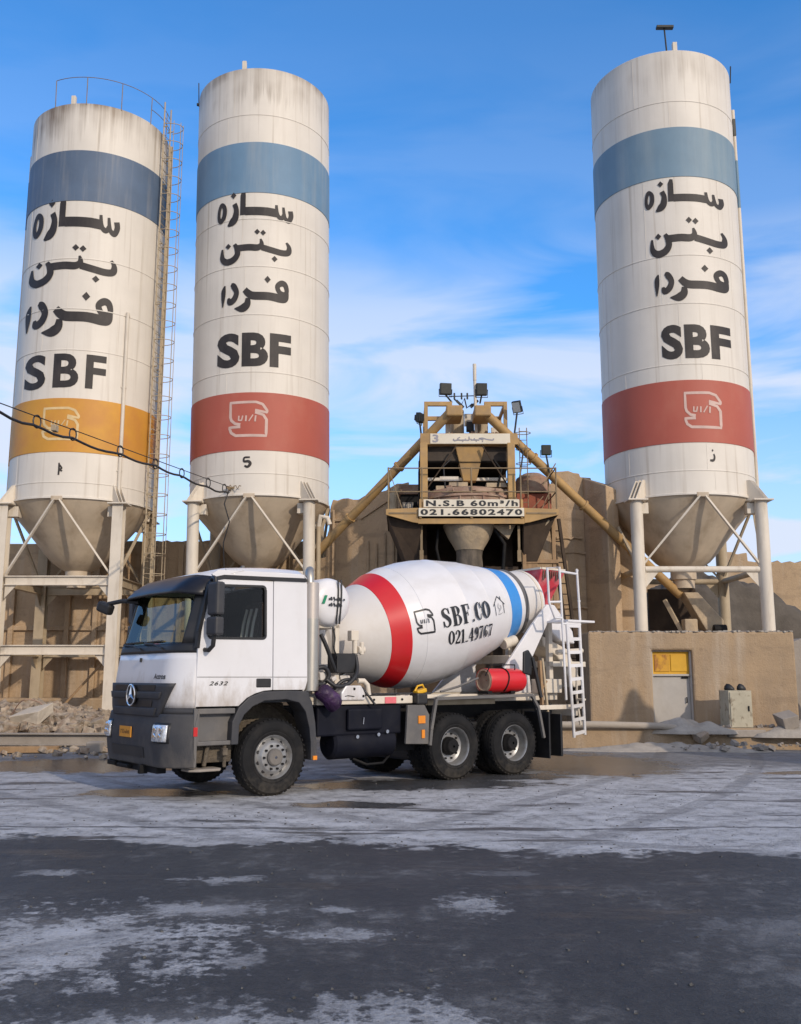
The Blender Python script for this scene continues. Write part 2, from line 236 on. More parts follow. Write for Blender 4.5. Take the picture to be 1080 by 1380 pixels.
# ---------------------------------------------------------------- mesh helpers
class MB:
    def __init__(s): s.v = []; s.f = []
    def add(s, vs, fs):
        o = len(s.v); s.v += [tuple(x) for x in vs]; s.f += [tuple(i+o for i in f) for f in fs]; return s
    def box(s, c, d, rot=None):
        vs = [Vector((x*d[0]/2, y*d[1]/2, z*d[2]/2)) for x in (-1, 1) for y in (-1, 1) for z in (-1, 1)]
        if rot is not None: vs = [rot @ q for q in vs]
        vs = [q+Vector(c) for q in vs]
        return s.add(vs, [(0, 1, 3, 2), (4, 6, 7, 5), (0, 4, 5, 1), (2, 3, 7, 6), (0, 2, 6, 4), (1, 5, 7, 3)])
    def bb(s, a, b): return s.box([(a[i]+b[i])/2 for i in range(3)], [abs(b[i]-a[i]) for i in range(3)])
    def bar(s, p, q, w, h=None, up=(0, 0, 1)):
        p = Vector(p); q = Vector(q); d = q-p; L = d.length; z = d.normalized(); h = h or w
        x = Vector(up).cross(z)
        if x.length < 1e-4: x = Vector((1, 0, 0)).cross(z)
        x.normalize(); y = z.cross(x)
        return s.box((p+q)/2, (w, h, L), Matrix((x, y, z)).transposed())
    def cyl(s, p, q, r, r2=None, n=20, cap=True):
        return s.tube([p, q], [r, r if r2 is None else r2], n, cap)
    def tube(s, path, r, n=10, cap=True):
        P = [Vector(p) for p in path]; o = []; m = len(P)
        rs = r if isinstance(r, (list, tuple)) else [r]*m
        t0 = (P[1]-P[0]).normalized(); a = Vector((0, 0, 1)) if abs(t0.z) < .9 else Vector((1, 0, 0))
        x = t0.cross(a).normalized()
        for i in range(m):
            t = (P[min(i+1, m-1)]-P[max(i-1, 0)]).normalized()
            x = (x-t*x.dot(t)).normalized(); y = t.cross(x)
            for j in range(n):
                g = 2*math.pi*j/n; o.append(P[i]+(x*math.cos(g)+y*math.sin(g))*rs[i])
        fs = [(i*n+j, i*n+(j+1) % n, (i+1)*n+(j+1) % n, (i+1)*n+j) for i in range(m-1) for j in range(n)]
        if cap: fs += [tuple(range(n-1, -1, -1)), tuple((m-1)*n+j for j in range(n))]
        return s.add(o, fs)
    def lathe(s, prof, n=48, org=(0, 0, 0), ax=(0, 0, 1), a0=0, a1=360, x0=None):
        """prof = (radius, height) pairs about the axis"""
        ax = Vector(ax).normalized(); x = Vector(x0) if x0 else (Vector((1, 0, 0)) if abs(ax.x) < .9 else Vector((0, 1, 0)))
        x = (x-ax*x.dot(ax)).normalized(); y = ax.cross(x); full = abs(a1-a0) >= 360
        k = n if full else n+1; o = []
        for r, h in prof:
            for j in range(k):
                g = R_(a0+(a1-a0)*j/n); o.append(Vector(org)+ax*h+(x*math.cos(g)+y*math.sin(g))*r)
        fs = []
        for i in range(len(prof)-1):
            for j in range(n):
                j2 = (j+1) % k
                fs.append((i*k+j, i*k+j2, (i+1)*k+j2, (i+1)*k+j))
        return s.add(o, fs)
    def prism(s, poly, f, t):
        """poly of 2-D points, f maps (a, b, depth) to 3-D"""
        n = len(poly)
        o = [f(a, b, 0) for a, b in poly]+[f(a, b, t) for a, b in poly]
        return s.add(o, [tuple(range(n-1, -1, -1)), tuple(range(n, 2*n))]+[(i, (i+1) % n, n+(i+1) % n, n+i) for i in range(n)])
    def grid(s, f, us, vs):
        k = len(vs); o = [f(u, v) for u in us for v in vs]
        return s.add(o, [(i*k+j, (i+1)*k+j, (i+1)*k+j+1, i*k+j+1) for i in range(len(us)-1) for j in range(k-1)])
    def build(s, name, m, parent=None, smooth=None, bevel=0, solid=0, fix=True):
        me = bpy.data.meshes.new(name); me.from_pydata(s.v, [], s.f)
        if fix:
            b = bmesh.new(); b.from_mesh(me); bmesh.ops.remove_doubles(b, verts=b.verts, dist=1e-5)
            bmesh.ops.recalc_face_normals(b, faces=b.faces); b.to_mesh(me); b.free()
        me.materials.append(m); me.update()
        if smooth is not None:
            for p in me.polygons: p.use_smooth = True
            me.set_sharp_from_angle(angle=R_(smooth))
        o = bpy.data.objects.new(name, me); C.objects.link(o)
        if parent: o.parent = parent
        if solid:
            q = o.modifiers.new('thickness', 'SOLIDIFY'); q.thickness = solid; q.offset = 0
        if bevel:
            q = o.modifiers.new('bevel', 'BEVEL'); q.width = bevel; q.segments = 2; q.limit_method = 'ANGLE'; q.angle_limit = R_(35)
        return o
def lin(a, b, n): return [a+(b-a)*i/n for i in range(n+1)]
def thing(name, label, cat, loc=(0, 0, 0), rz=0, group=None):
    o = bpy.data.objects.new(name, None); C.objects.link(o); o.location = loc; o.rotation_euler = (0, 0, rz)
    o.empty_display_size = .2
    return tag(o, label, cat, group)
def tag(o, label, cat, group=None):
    o['label'] = label; o['category'] = cat
    if group: o['group'] = group
    return o
def struct(o, kind='structure'):
    o['kind'] = kind; return o

# ---------------------------------------------------------------- lettering helpers: flat outlines, then laid onto a surface
def smooth_path(P, n=6, closed=False):
    """Catmull-Rom through (x, y, width) points"""
    m = len(P); out = []
    rng = range(m if closed else m-1)
    for i in rng:
        p = [P[(i+d) % m] if closed else P[min(max(i+d, 0), m-1)] for d in (-1, 0, 1, 2)]
        for t in [k/n for k in range(n)]:
            out.append(tuple(0.5*((2*p[1][c])+(p[2][c]-p[0][c])*t+(2*p[0][c]-5*p[1][c]+4*p[2][c]-p[3][c])*t*t+(3*p[1][c]-p[0][c]-3*p[2][c]+p[3][c])*t**3) for c in range(3)))
    out.append(P[0] if closed else P[-1])
    return out
BRUSH = [1.0]
def stroke(P, sm=True, closed=False, n=6):
    """a brush stroke as (2-D verts, quads)"""
    Q = smooth_path(P, n, closed) if sm else list(P)
    if not sm:
        D = []
        for i in range(len(Q)-1):
            for t in lin(0, 1, 6)[:-1]: D.append(tuple(Q[i][c]+(Q[i+1][c]-Q[i][c])*t for c in range(3)))
        Q = D+[Q[-1]]
    vs = []
    for i, (x, y, w) in enumerate(Q):
        w *= BRUSH[0]
        a = Q[max(i-1, 0)]; b = Q[min(i+1, len(Q)-1)]
        if closed and i in (0, len(Q)-1): a = Q[-2]; b = Q[1]
        dx, dy = b[0]-a[0], b[1]-a[1]; L = math.hypot(dx, dy) or 1
        nx, ny = -dy/L, dx/L; w = max(w, 0.001)
        vs += [(x+nx*w/2, y+ny*w/2), (x-nx*w/2, y-ny*w/2)]
    return vs, [(2*i, 2*i+1, 2*i+3, 2*i+2) for i in range(len(Q)-1)]
def poly(P): return list(P), [tuple(range(len(P)))]
def diamond(x, y, r): return poly([(x-r, y), (x, y-r*1.05), (x+r, y), (x, y+r*1.05)])
def font(txt, bold=0.0, space=1.0, cut=None):
    cu = bpy.data.curves.new('t', 'FONT'); cu.body = txt; cu.size = 1; cu.offset = bold; cu.space_character = space; cu.resolution_u = 4
    ob = bpy.data.objects.new('t', cu); C.objects.link(ob)
    dg = bpy.context.evaluated_depsgraph_get(); me = bpy.data.meshes.new_from_object(ob.evaluated_get(dg))
    bm_ = bmesh.new(); bm_.from_mesh(me)
    bpy.data.objects.remove(ob); bpy.data.meshes.remove(me)
    bmesh.ops.remove_doubles(bm_, verts=bm_.verts, dist=1e-5)
    xs = [v.co.x for v in bm_.verts]; ys = [v.co.y for v in bm_.verts]; x0, x1, y0, y1 = min(xs), max(xs), min(ys), max(ys)
    if cut:
        for q in range(1, cut):
            bmesh.ops.bisect_plane(bm_, geom=bm_.verts[:]+bm_.edges[:]+bm_.faces[:], plane_co=(x0+(x1-x0)*q/cut, 0, 0), plane_no=(1, 0, 0))
    bm_.verts.index_update()
    vs = [((v.co.x-x0)/(x1-x0), (v.co.y-y0)/(y1-y0)) for v in bm_.verts]; fs = [tuple(v.index for v in f.verts) for f in bm_.faces]
    bm_.free()
    return vs, fs                       # in the unit square
def lay(mb, pieces, f, step=0.0012):
    """pieces = flat shapes; f(x, y, lift) -> 3-D. Each later stroke lies a hair higher so none are coplanar"""
    for i, (vs, fs) in enumerate(pieces):
        mb.add([f(x, y, step*i) for x, y in vs], fs)
    return mb
def fit(pieces, box, src):
    """map the source rectangle (y down, pixels of the drawing) to a box (x0, y0, x1, y1) with y up"""
    X0, Y0, X1, Y1 = src; a, b, c, d = box
    return [([(a+(x-X0)/(X1-X0)*(c-a), d-(y-Y0)/(Y1-Y0)*(d-b)) for x, y in vs], fs) for vs, fs in pieces]

# the three painted words, drawn as brush strokes (y down)
BRUSH[0] = 1.08
W1 = ([stroke([(885, 255, 45), (892, 300, 45), (870, 345, 40), (835, 330, 34), (822, 290, 30), (815, 235, 22)]),
       stroke([(822, 300, 34), (800, 332, 36), (770, 325, 36), (752, 290, 32), (745, 225, 24)]),
       stroke([(752, 296, 66), (660, 290, 66), (440, 288, 66)], False),
       stroke([(423, 105, 26), (415, 150, 48), (414, 320, 50)], False),
       stroke([(330, 215, 40), (350, 270, 44), (340, 340, 60), (310, 375, 60), (268, 402, 14)]), diamond(320, 142, 28),
       stroke([(205, 202, 30), (234, 240, 36), (230, 310, 40), (197, 350, 36), (178, 310, 28), (184, 240, 28)], True, True)], (163, 105, 893, 405))
W2 = ([stroke([(845, 555, 20), (872, 600, 40), (862, 655, 56), (800, 670, 58), (700, 655, 58), (600, 632, 58)]), diamond(728, 742, 30),
       stroke([(588, 545, 16), (597, 600, 44), (560, 635, 60), (470, 632, 62), (360, 636, 62)]), diamond(553, 472, 28), diamond(612, 480, 28),
       stroke([(330, 590, 30), (355, 640, 46), (360, 700, 52), (320, 752, 60), (255, 765, 60), (212, 720, 44), (210, 625, 16)]), diamond(268, 605, 28)], (195, 440, 885, 800))
W3 = ([stroke([(855, 150, 60), (805, 190, 54), (830, 250, 50), (890, 265, 46), (918, 230, 48), (900, 165, 58)], True, True),
       stroke([(918, 240, 46), (900, 310, 70), (840, 318, 84), (700, 305, 80), (520, 305, 80), (455, 280, 74), (410, 235, 60)]), diamond(684, 123, 38),
       stroke([(450, 330, 50), (440, 400, 76), (380, 440, 78), (290, 436, 8)]),
       stroke([(245, 170, 30), (275, 190, 60), (312, 262, 56), (285, 335, 62), (232, 362, 60), (218, 315, 26)]),
       stroke([(172, 172, 12), (156, 225, 46), (152, 300, 44), (146, 405, 10)])], (125, 85, 945, 482))
BRUSH[0] = 1.0
LOGO = ([stroke([(345, 160, 36), (690, 155, 36), (780, 185, 36), (838, 270, 36), (840, 300, 30), (680, 272, 40)], False),
         stroke([(680, 300, 36), (790, 335, 36), (832, 400, 38), (828, 625, 38), (430, 622, 38), (370, 580, 36), (345, 505, 34), (490, 500, 40)], False),
         stroke([(490, 470, 40), (420, 455, 36), (370, 405, 36), (358, 360, 36), (358, 160, 30)], False),
         stroke([(470, 345, 18), (465, 410, 20), (505, 412, 18), (520, 345, 18)], False), stroke([(565, 345, 22), (560, 425, 22)], False),
         stroke([(655, 335, 16), (600, 425, 16)], False), stroke([(690, 345, 22), (682, 430, 22)], False)], (330, 135, 852, 645))
FIVE = ([stroke([(610, 930, 24), (535, 935, 26), (530, 985, 30), (590, 985, 38), (615, 1020, 42), (580, 1060, 34), (535, 1045, 26)])], (515, 915, 640, 1075))
ZAY = ([diamond(50, 8, 12), stroke([(62, 40, 16), (72, 70, 22), (55, 100, 24), (12, 100, 18)])], (0, -5, 85, 115))
FOUR = ([stroke([(20, 0, 14), (22, 60, 16), (20, 115, 16)], False), stroke([(24, 18, 14), (45, 50, 16), (28, 66, 16), (52, 78, 14)])], (0, 0, 70, 115))
# heavy narrow serif letters for the drum (unit height, y up)
def G(ch):
    O_ = lambda w: [stroke([(w/2, .97, .07), (w*.87, .72, w*.34), (w*.87, .28, w*.34), (w/2, .03, .07), (w*.13, .28, w*.34), (w*.13, .72, w*.34)], True, True)]
    g = {'S': (.56, [stroke([(.46, .70, .05), (.44, .90, .06), (.28, .97, .07), (.12, .86, .15), (.14, .66, .21), (.30, .52, .22), (.45, .36, .21), (.46, .16, .15), (.30, .03, .07), (.14, .09, .06), (.10, .32, .05)]),
                      stroke([(.50, .98, .04), (.50, .66, .05)], False), stroke([(.06, .34, .05), (.06, .02, .04)], False)]),
         'B': (.62, [stroke([(.17, 0, .2), (.17, 1, .2)], False), stroke([(0, .02, .05), (.2, .02, .05)], False), stroke([(0, .98, .05), (.2, .98, .05)], False),
                      stroke([(.2, .97, .06), (.38, .96, .07), (.48, .77, .19), (.38, .55, .06), (.2, .53, .06)]), stroke([(.2, .53, .06), (.42, .50, .06), (.53, .27, .19), (.42, .04, .07), (.2, .03, .06)])]),
         'F': (.54, [stroke([(.17, 0, .2), (.17, 1, .2)], False), stroke([(0, .02, .05), (.34, .02, .05)], False), stroke([(0, .97, .06), (.5, .97, .06)], False),
                      stroke([(.2, .52, .06), (.38, .52, .06)], False), stroke([(.5, 1, .04), (.5, .70, .07)], False), stroke([(.38, .66, .05), (.38, .38, .05)], False)]),
         'C': (.56, [stroke([(.47, .66, .06), (.44, .88, .06), (.30, .97, .07), (.12, .74, .19), (.11, .5, .21), (.12, .26, .19), (.30, .03, .07), (.44, .12, .06), (.49, .34, .05)]), stroke([(.5, .98, .05), (.5, .64, .05)], False)]),
         '.': (.22, [poly([(.04, 0), (.18, 0), (.18, .14), (.04, .14)])]), '_': (.3, [poly([(.0, .02), (.28, .02), (.28, .10), (.0, .10)])]),
         'O': (.58, O_(.56)), '0': (.52, O_(.48)),
         '1': (.36, [stroke([(.18, 0, .17), (.18, 1, .17)], False), stroke([(.02, .02, .05), (.34, .02, .05)], False), stroke([(.12, .96, .07), (.0, .84, .05)], False)]),
         '2': (.5, [stroke([(.06, .70, .14), (.12, .92, .07), (.26, .96, .08), (.38, .78, .18), (.32, .52, .14), (.08, .12, .06)]), stroke([(.04, .07, .14), (.44, .07, .14)], False), stroke([(.44, .02, .05), (.44, .28, .05)], False)]),
         '4': (.5, [stroke([(.33, 0, .16), (.33, 1, .16)], False), stroke([(.30, .96, .05), (.02, .30, .06), (.48, .28, .08)], False), stroke([(.2, .02, .05), (.46, .02, .05)], False)]),
         '9': (.5, [stroke([(.24, .97, .06), (.38, .72, .17), (.24, .46, .06), (.11, .72, .16)], True, True), stroke([(.40, .70, .13), (.38, .30, .15), (.24, .04, .08), (.08, .12, .12)])]),
         '7': (.46, [stroke([(.02, .93, .14), (.44, .93, .14)], False), stroke([(.42, .9, .06), (.26, .5, .12), (.20, 0, .18)]), stroke([(.03, .98, .05), (.03, .72, .05)], False)]),
         '6': (.5, [stroke([(.26, .54, .06), (.39, .28, .16), (.26, .03, .06), (.12, .28, .17)], True, True), stroke([(.10, .30, .13), (.12, .70, .15), (.26, .96, .08), (.42, .88, .12)])])}
    return g[ch]
def serif(txt, gap=.06):
    x = 0; out = []
    for ch in txt:
        w, ps = G(ch)
        out += [([(a+x, b) for a, b in vs], fs) for vs, fs in ps]; x += w+gap
    return [([(a/(x-gap), b) for a, b in vs], fs) for vs, fs in out]
# ================================================================ THE GROUND
def fine(a, b, n, far): return [a-far, a-far*.4, a-far*.15, a-far*.04]+lin(a, b, n)+[b+far*.04, b+far*.15, b+far*.4, b+far]
gx = fine(-24, 24, 120, 900); gy = fine(-14, 40, 130, 900)
def gz(x, y):
    if abs(x) > 40 or y > 60 or y < -30: return 0
    w = math.sin(x*.9+y*.4)*.012+math.sin(x*.37-y*.83+1)*.016+math.sin(x*2.3+y*1.7)*.005
    return w-0.02
g = MB().grid(lambda x, y: (x, y, gz(x, y)), gx, gy)
gm = bpy.data.materials.new('wet_cement_yard'); gm.use_nodes = True
t = gm.node_tree; n = t.nodes; l = t.links; b = n['Principled BSDF']
def nd(tp, **k):
    q = n.new(tp)
    for a, v in k.items():
        if a in ('operation', 'blend_type', 'interpolation_type'): setattr(q, a, v)
    return q
def mth(op, a, b_=None, c=None):
    q = n.new('ShaderNodeMath'); q.operation = op
    for i, v in enumerate((a, b_, c)):
        if v is None: continue
        if isinstance(v, (int, float)): q.inputs[i].default_value = v
        else: l.new(v, q.inputs[i])
    return q.outputs[0]
def noise(scale, det=8, rough=.6, vec=None, dist=0):
    q = n.new('ShaderNodeTexNoise'); q.inputs['Scale'].default_value = scale; q.inputs['Detail'].default_value = det; q.inputs['Roughness'].default_value = rough
    q.inputs['Distortion'].default_value = dist
    l.new(vec, q.inputs['Vector']); return q.outputs['Fac']
def sstep(v, lo, hi):
    q = n.new('ShaderNodeMapRange'); q.interpolation_type = 'SMOOTHSTEP'; q.inputs['From Min'].default_value = lo; q.inputs['From Max'].default_value = hi
    l.new(v, q.inputs['Value']); return q.outputs['Result']
co = n.new('ShaderNodeTexCoord').outputs['Object']
sp = n.new('ShaderNodeSeparateXYZ'); l.new(co, sp.inputs[0]); X = sp.outputs['X']; Y = sp.outputs['Y']
n1 = noise(.55, 9, .62, co); n2 = noise(2.2, 8, .65, co); n3 = noise(9, 6, .65, co); n4 = noise(26, 5, .7, co); n5 = noise(4.5, 9, .72, co)
stv = n.new('ShaderNodeMapping'); stv.inputs['Scale'].default_value = (.30, 1.5, 1); l.new(co, stv.inputs['Vector'])
ns = noise(1.3, 8, .62, stv.outputs['Vector'])
wob = mth('ADD', mth('MULTIPLY', mth('SUBTRACT', n1, .5), 2.6), mth('ADD', mth('MULTIPLY', mth('SUBTRACT', n2, .5), 1.3), mth('MULTIPLY', mth('SUBTRACT', n3, .5), .35)))
edge = mth('ADD', Y, mth('ADD', wob, mth('MULTIPLY', X, .15)))        # the dry cement wash begins about ten metres out
pale = sstep(edge, 9.75, 10.05)
for cx, cy, rx, ry, am in ((-2.2, 6.3, 1.0, .75, 1.3), (-1.35, 7.15, .55, .22, .9), (-.42, 6.5, .30, .16, .9), (.5, 7.35, .2, .3, .9), (.02, 4.85, .42, .40, 1.1),
                       (-1.05, 4.85, .7, .32, 1.0), (-1.45, 8.25, .32, .14, .8), (2.6, 6.7, .6, .32, .35), (.75, 4.45, .5, .16, .6), (-.9, 5.9, .14, .14, .7), (-3.0, 8.6, .3, .12, .7), (-.42, 7.2, .2, .09, .8), (.9,8.6,.3,.12,.4)):
    dx = mth('DIVIDE', mth('SUBTRACT', X, cx), rx); dy = mth('DIVIDE', mth('SUBTRACT', Y, cy), ry)
    d = mth('SQRT', mth('ADD', mth('MULTIPLY', dx, dx), mth('MULTIPLY', dy, dy)))
    d = mth('ADD', d, mth('ADD', mth('ADD', mth('MULTIPLY', mth('SUBTRACT', n2, .5), 3.0), mth('MULTIPLY', mth('SUBTRACT', n5, .5), 3.2)), mth('MULTIPLY', mth('SUBTRACT', n3, .5), 2.2)))
    inv = mth('MULTIPLY', mth('SUBTRACT', 1.0, sstep(d, .45, 1.25)), am*.72)
    pale = mth('MAXIMUM', pale, inv)
streak = mth('MULTIPLY', sstep(ns, .555, .64), .85)                    # damp streaks along the tyre tracks
far_shade = sstep(mth('ADD', Y, mth('MULTIPLY', wob, 1.6)), 17.0, 19.0)      # truck's shadow area beyond it, darkened in the ground colour
joint = mth('SUBTRACT', 1.0, sstep(mth('ABSOLUTE', mth('SUBTRACT', mth('ADD', Y, mth('MULTIPLY', mth('SUBTRACT', n2, .5), .25)), 11.05)), .015, .06))
film = mth('MULTIPLY', sstep(mth('ADD', mth('MULTIPLY', n1, .5), mth('MULTIPLY', n5, .5)), .50, .66), .34)           # thin dust film on the dark mud
pale = mth('MULTIPLY', pale, mth('SUBTRACT', 1.0, mth('MULTIPLY', mth('SUBTRACT', 1.0, sstep(mth('ADD', mth('MULTIPLY', n5, .6), mth('MULTIPLY', n4, .4)), .36, .52)), .6)))
pale = mth('MAXIMUM', pale, film)
def blob(cx, cy, rx, ry, amp=1.6):
    dx = mth('DIVIDE', mth('SUBTRACT', X, cx), rx); dy = mth('DIVIDE', mth('SUBTRACT', Y, cy), ry)
    d = mth('SQRT', mth('ADD', mth('MULTIPLY', dx, dx), mth('MULTIPLY', dy, dy)))
    return mth('SUBTRACT', 1.0, sstep(mth('ADD', d, mth('MULTIPLY', mth('SUBTRACT', n2, .5), amp)), .7, 1.0))
wet_shade = blob(3.6, 19.0, 2.0, 3.0)
for q_ in ((-3.6, 14.2, 1.2, .7), (.2, 15.3, 2.4, .9), (-.6, 13.0, 1.0, .35), (1.6, 16.4, 1.6, .8), (-6.0, 18.5, 3.0, 1.6), (7.5, 17.0, 1.6, .35), (1.95, 4.75, .36, .16)): wet_shade = mth('MAXIMUM', wet_shade, blob(*q_))  # wet patches; those under and left of the truck also paint its shade
# two pairs of curved tyre tracks
def track(cx, cy, r):
    dx = mth('SUBTRACT', X, cx); dy = mth('SUBTRACT', Y, cy); d = mth('SQRT', mth('ADD', mth('MULTIPLY', dx, dx), mth('MULTIPLY', dy, dy)))
    o_ = 0
    for rr_ in (r, r+1.95):
        e_ = mth('SUBTRACT', 1.0, sstep(mth('ABSOLUTE', mth('SUBTRACT', mth('ADD', d, mth('MULTIPLY', mth('SUBTRACT', n2, .5), .10)), rr_)), .10, .17)); o_ = e_ if o_ == 0 else mth('MAXIMUM', o_, e_)
    return o_
trk = mth('MULTIPLY', mth('MAXIMUM', track(14, 31, 24.0), track(-22, 30, 29.0)), sstep(n5, .40, .58))
pale = mth('MULTIPLY', pale, mth('SUBTRACT', 1.0, mth('MAXIMUM', mth('MULTIPLY', wet_shade, .85), mth('MULTIPLY', trk, .45))))
pale = mth('MULTIPLY', pale, mth('SUBTRACT', 1.0, mth('MAXIMUM', mth('MULTIPLY', streak, sstep(Y, 9.0, 10.5)), mth('MAXIMUM', mth('MULTIPLY', joint, .8), mth('MULTIPLY', far_shade, .55)))))
cr = n.new('ShaderNodeMixRGB'); cr.inputs['Color1'].default_value = (.026, .027, .030, 1); cr.inputs['Color2'].default_value = (.066, .064, .063, 1); l.new(sstep(mth('ADD', mth('MULTIPLY', n1, .6), mth('MULTIPLY', n3, .4)), .36, .68), cr.inputs['Fac'])
cp = n.new('ShaderNodeMixRGB'); cp.inputs['Color1'].default_value = (.56, .565, .585, 1); cp.inputs['Color2'].default_value = (.37, .37, .38, 1); l.new(sstep(n2, .35, .7), cp.inputs['Fac'])
cx_ = n.new('ShaderNodeMixRGB'); l.new(pale, cx_.inputs['Fac']); l.new(cr.outputs[0], cx_.inputs['Color1']); l.new(cp.outputs[0], cx_.inputs['Color2'])
sp3 = noise(70, 4, .7, co); spk = n.new('ShaderNodeMixRGB'); spk.blend_type = 'MULTIPLY'; spk.inputs['Color2'].default_value = (.34, .34, .34, 1)
l.new(mth('MULTIPLY', sstep(mth('ADD', mth('MULTIPLY', sp3, .65), mth('MULTIPLY', n4, .35)), .46, .62), mth('SUBTRACT', .75, mth('MULTIPLY', pale, .55))), spk.inputs['Fac']); l.new(cx_.outputs[0], spk.inputs['Color1']); l.new(spk.outputs[0], b.inputs['Base Color'])
rg = n.new('ShaderNodeMapRange'); rg.inputs['To Min'].default_value = .50; rg.inputs['To Max'].default_value = .72; l.new(pale, rg.inputs['Value'])
l.new(mth('MAXIMUM', .13, mth('SUBTRACT', rg.outputs['Result'], mth('ADD', mth('MULTIPLY', wet_shade, .36), mth('MULTIPLY', sstep(ns, .56, .66), .2)))), b.inputs['Roughness']); b.inputs['Specular IOR Level'].default_value = .45
bu = n.new('ShaderNodeBump'); bu.inputs['Distance'].default_value = .035; l.new(mth('SUBTRACT', 1.0, mth('MULTIPLY', wet_shade, .85)), bu.inputs['Strength'])
l.new(mth('ADD', mth('MULTIPLY', n3, .35), mth('ADD', mth('MULTIPLY', pale, .25), mth('ADD', mth('MULTIPLY', n5, .7), mth('ADD', mth('MULTIPLY', n4, .25), mth('ADD', mth('MULTIPLY', trk, -.15), mth('MULTIPLY', sp3, .3)))))), bu.inputs['Height']); l.new(bu.outputs[0], b.inputs['Normal'])
struct(g.build('ground', gm, smooth=60))

# ================================================================ WALLS AND THE BLOCK BUILDING
def jag(P, amp=.05, step=.16):
    out = [P[0]]
    for a, b_ in zip(P, P[1:]):
        k = max(1, int(math.hypot(b_[0]-a[0], b_[1]-a[1])/step))
        for i in range(1, k+1): out.append((a[0]+(b_[0]-a[0])*i/k+rnd.uniform(-amp, amp)*.5*(i < k), a[1]+(b_[1]-a[1])*i/k+rnd.uniform(-amp, amp)))
    return out
def xz(y0): return lambda a, b_, d: (a, y0+d, b_)
# low concrete ledge in front of the block
ld = MB().bb((3.05, 22.95, -.1), (14, 24.0, .45))
tag(ld.build('concrete_ledge', M['block'], bevel=.04), 'low tan concrete ledge running along the foot of the block with the door', 'ledge')
# block that carries the silo: front slabs around a door recess
bk = thing('block_building', 'square tan rendered block with a yellow and grey door that carries the right silo', 'building', (7.25, 24, 0))
q = MB(); B0, B1, T0 = -2.55, 2.62, 2.76
q.prism([(B0, .3), (-.97, .3), (-.97, 2.30), (.04, 2.30), (.04, .3), (B1, .3), (B1, T0), (B0, T0)], lambda a, b_, d: (a, d, b_), .35); q.bb((B0, .35, .3), (B1, 6.6, T0))
q.build('wall', M['block'], bk, bevel=.05, fix=False)
cp_ = MB()
for i in range(70):
    x = B0+.1+(B1-B0-.2)*i/69
    cp_.box((x, .10+rnd.uniform(-.05, .06), T0+rnd.uniform(-.005, .012)), (rnd.uniform(.05, .14), rnd.uniform(.10, .22), rnd.uniform(.015, .05)), Matrix.Rotation(rnd.uniform(-.6, .6), 3, 'Z'))
cp_.build('crumbled_edge', M['cement'], bk, bevel=.012)
dr = MB().bb((-.93, .2, .45), (.0, .25, 1.66)).build('door', M['door'], bk, bevel=.006)
fr = MB(); fr.bb((-.97, .1, .45), (-.93, .3, 2.30)); fr.bb((0, .1, .45), (.04, .3, 2.30)); fr.bb((-.93, .14, 1.66), (0, .28, 1.71)); fr.bb((-.93, .1, 2.27), (0, .3, 2.30))
fr.build('door_frame', M['door'], bk, bevel=.006)
yf = MB(); yf.bb((-.925, .19, 1.712), (-.005, .21, 2.265)); yf.build('transom', M['doorpanel'], bk)
MB().bb((-.87, .17, 1.77), (-.49, .189, 2.20)).build('door_panel', M['doorpanelrust'], bk, bevel=.01)['label'] = 'rust streaked yellow panel over the door'
MB().bb((-.46, .17, 1.77), (-.06, .189, 2.20)).build('door_panel', M['doorpanel'], bk, bevel=.01)['label'] = 'clean yellow panel over the door'
hd = MB(); hd.cyl((-.10, .16, 1.0), (-.10, .16, 1.14), .013); hd.cyl((-.10, .2, 1.01), (-.10, .16, 1.01), .01); hd.cyl((-.10, .2, 1.13), (-.10, .16, 1.13), .01);
hd.build('handle', M['dark'], dr); MB().bb((-.20, .175, 1.60), (-.04, .198, 1.65)).build('latch', M['dark'], dr)
# rough corner return at the right end, pale where the render has worn
rw = MB().prism([(9.88, 0), (13.5, 0), (13.5, 2.2), (11.2, 2.5), (10.3, 2.62), (9.88, 2.45)], xz(24.6), .5)
tag(rw.build('low_wall', M['concrete'], bevel=.03), 'grey concrete wall at the right edge continuing past the tan block', 'wall')
pp = MB().tube([(10.25, 23.7, 2.0), (10.6, 23.8, 1.3), (10.9, 23.9, .3)], .09, 12)
tag(pp.build('drain_pipe', M['legtan'], smooth=50), 'slanting drain pipe at the far right edge by the block corner', 'pipe')

# right bunker wall, broken along its top
rt = thing('bunker_wall', 'tall ochre bunker wall with a broken stepped top between the mixing tower and the right silo', 'wall', (0, 0, 0))
top = [(3.3, 7.2), (4.5, 7.3), (4.62, 7.62), (5.28, 7.60), (5.31, 7.44), (5.62, 7.40), (5.64, 7.25), (5.84, 7.20), (5.9, 7.02), (6.15, 6.98), (6.3, 6.6), (7.0, 6.5)]
MB().prism([(3.3, 0)]+jag(top)+[(7.0, 0)], xz(27.45), .7).build('wall', M['wall'], rt, bevel=.03)
MB().add([(5.36, 27.449, 0), (5.80, 26.3, 0), (6.2, 26.6, 0), (6.2, 27.449, 0), (5.36, 27.449, 7.44), (5.80, 26.3, 6.98), (6.2, 26.6, 6.9), (6.2, 27.449, 7.2)],
         [(0, 1, 5, 4), (1, 2, 6, 5), (2, 3, 7, 6), (3, 0, 4, 7), (4, 5, 6, 7)]).build('buttress', M['wall'], rt, bevel=.04)
bl = MB()
for zz, x0, x1 in ((5.62, 4.55, 5.3), (5.2, 4.6, 5.5), (3.6, 4.5, 6.0)):
    P = [(x0+(x1-x0)*i/9, 27.43, zz+rnd.uniform(-.03, .03)) for i in range(10)]; bl.tube(P, [rnd.uniform(.02, .05) for _ in P], 6)
bl.build('mortar_ledge', M['wall'], rt, smooth=60)
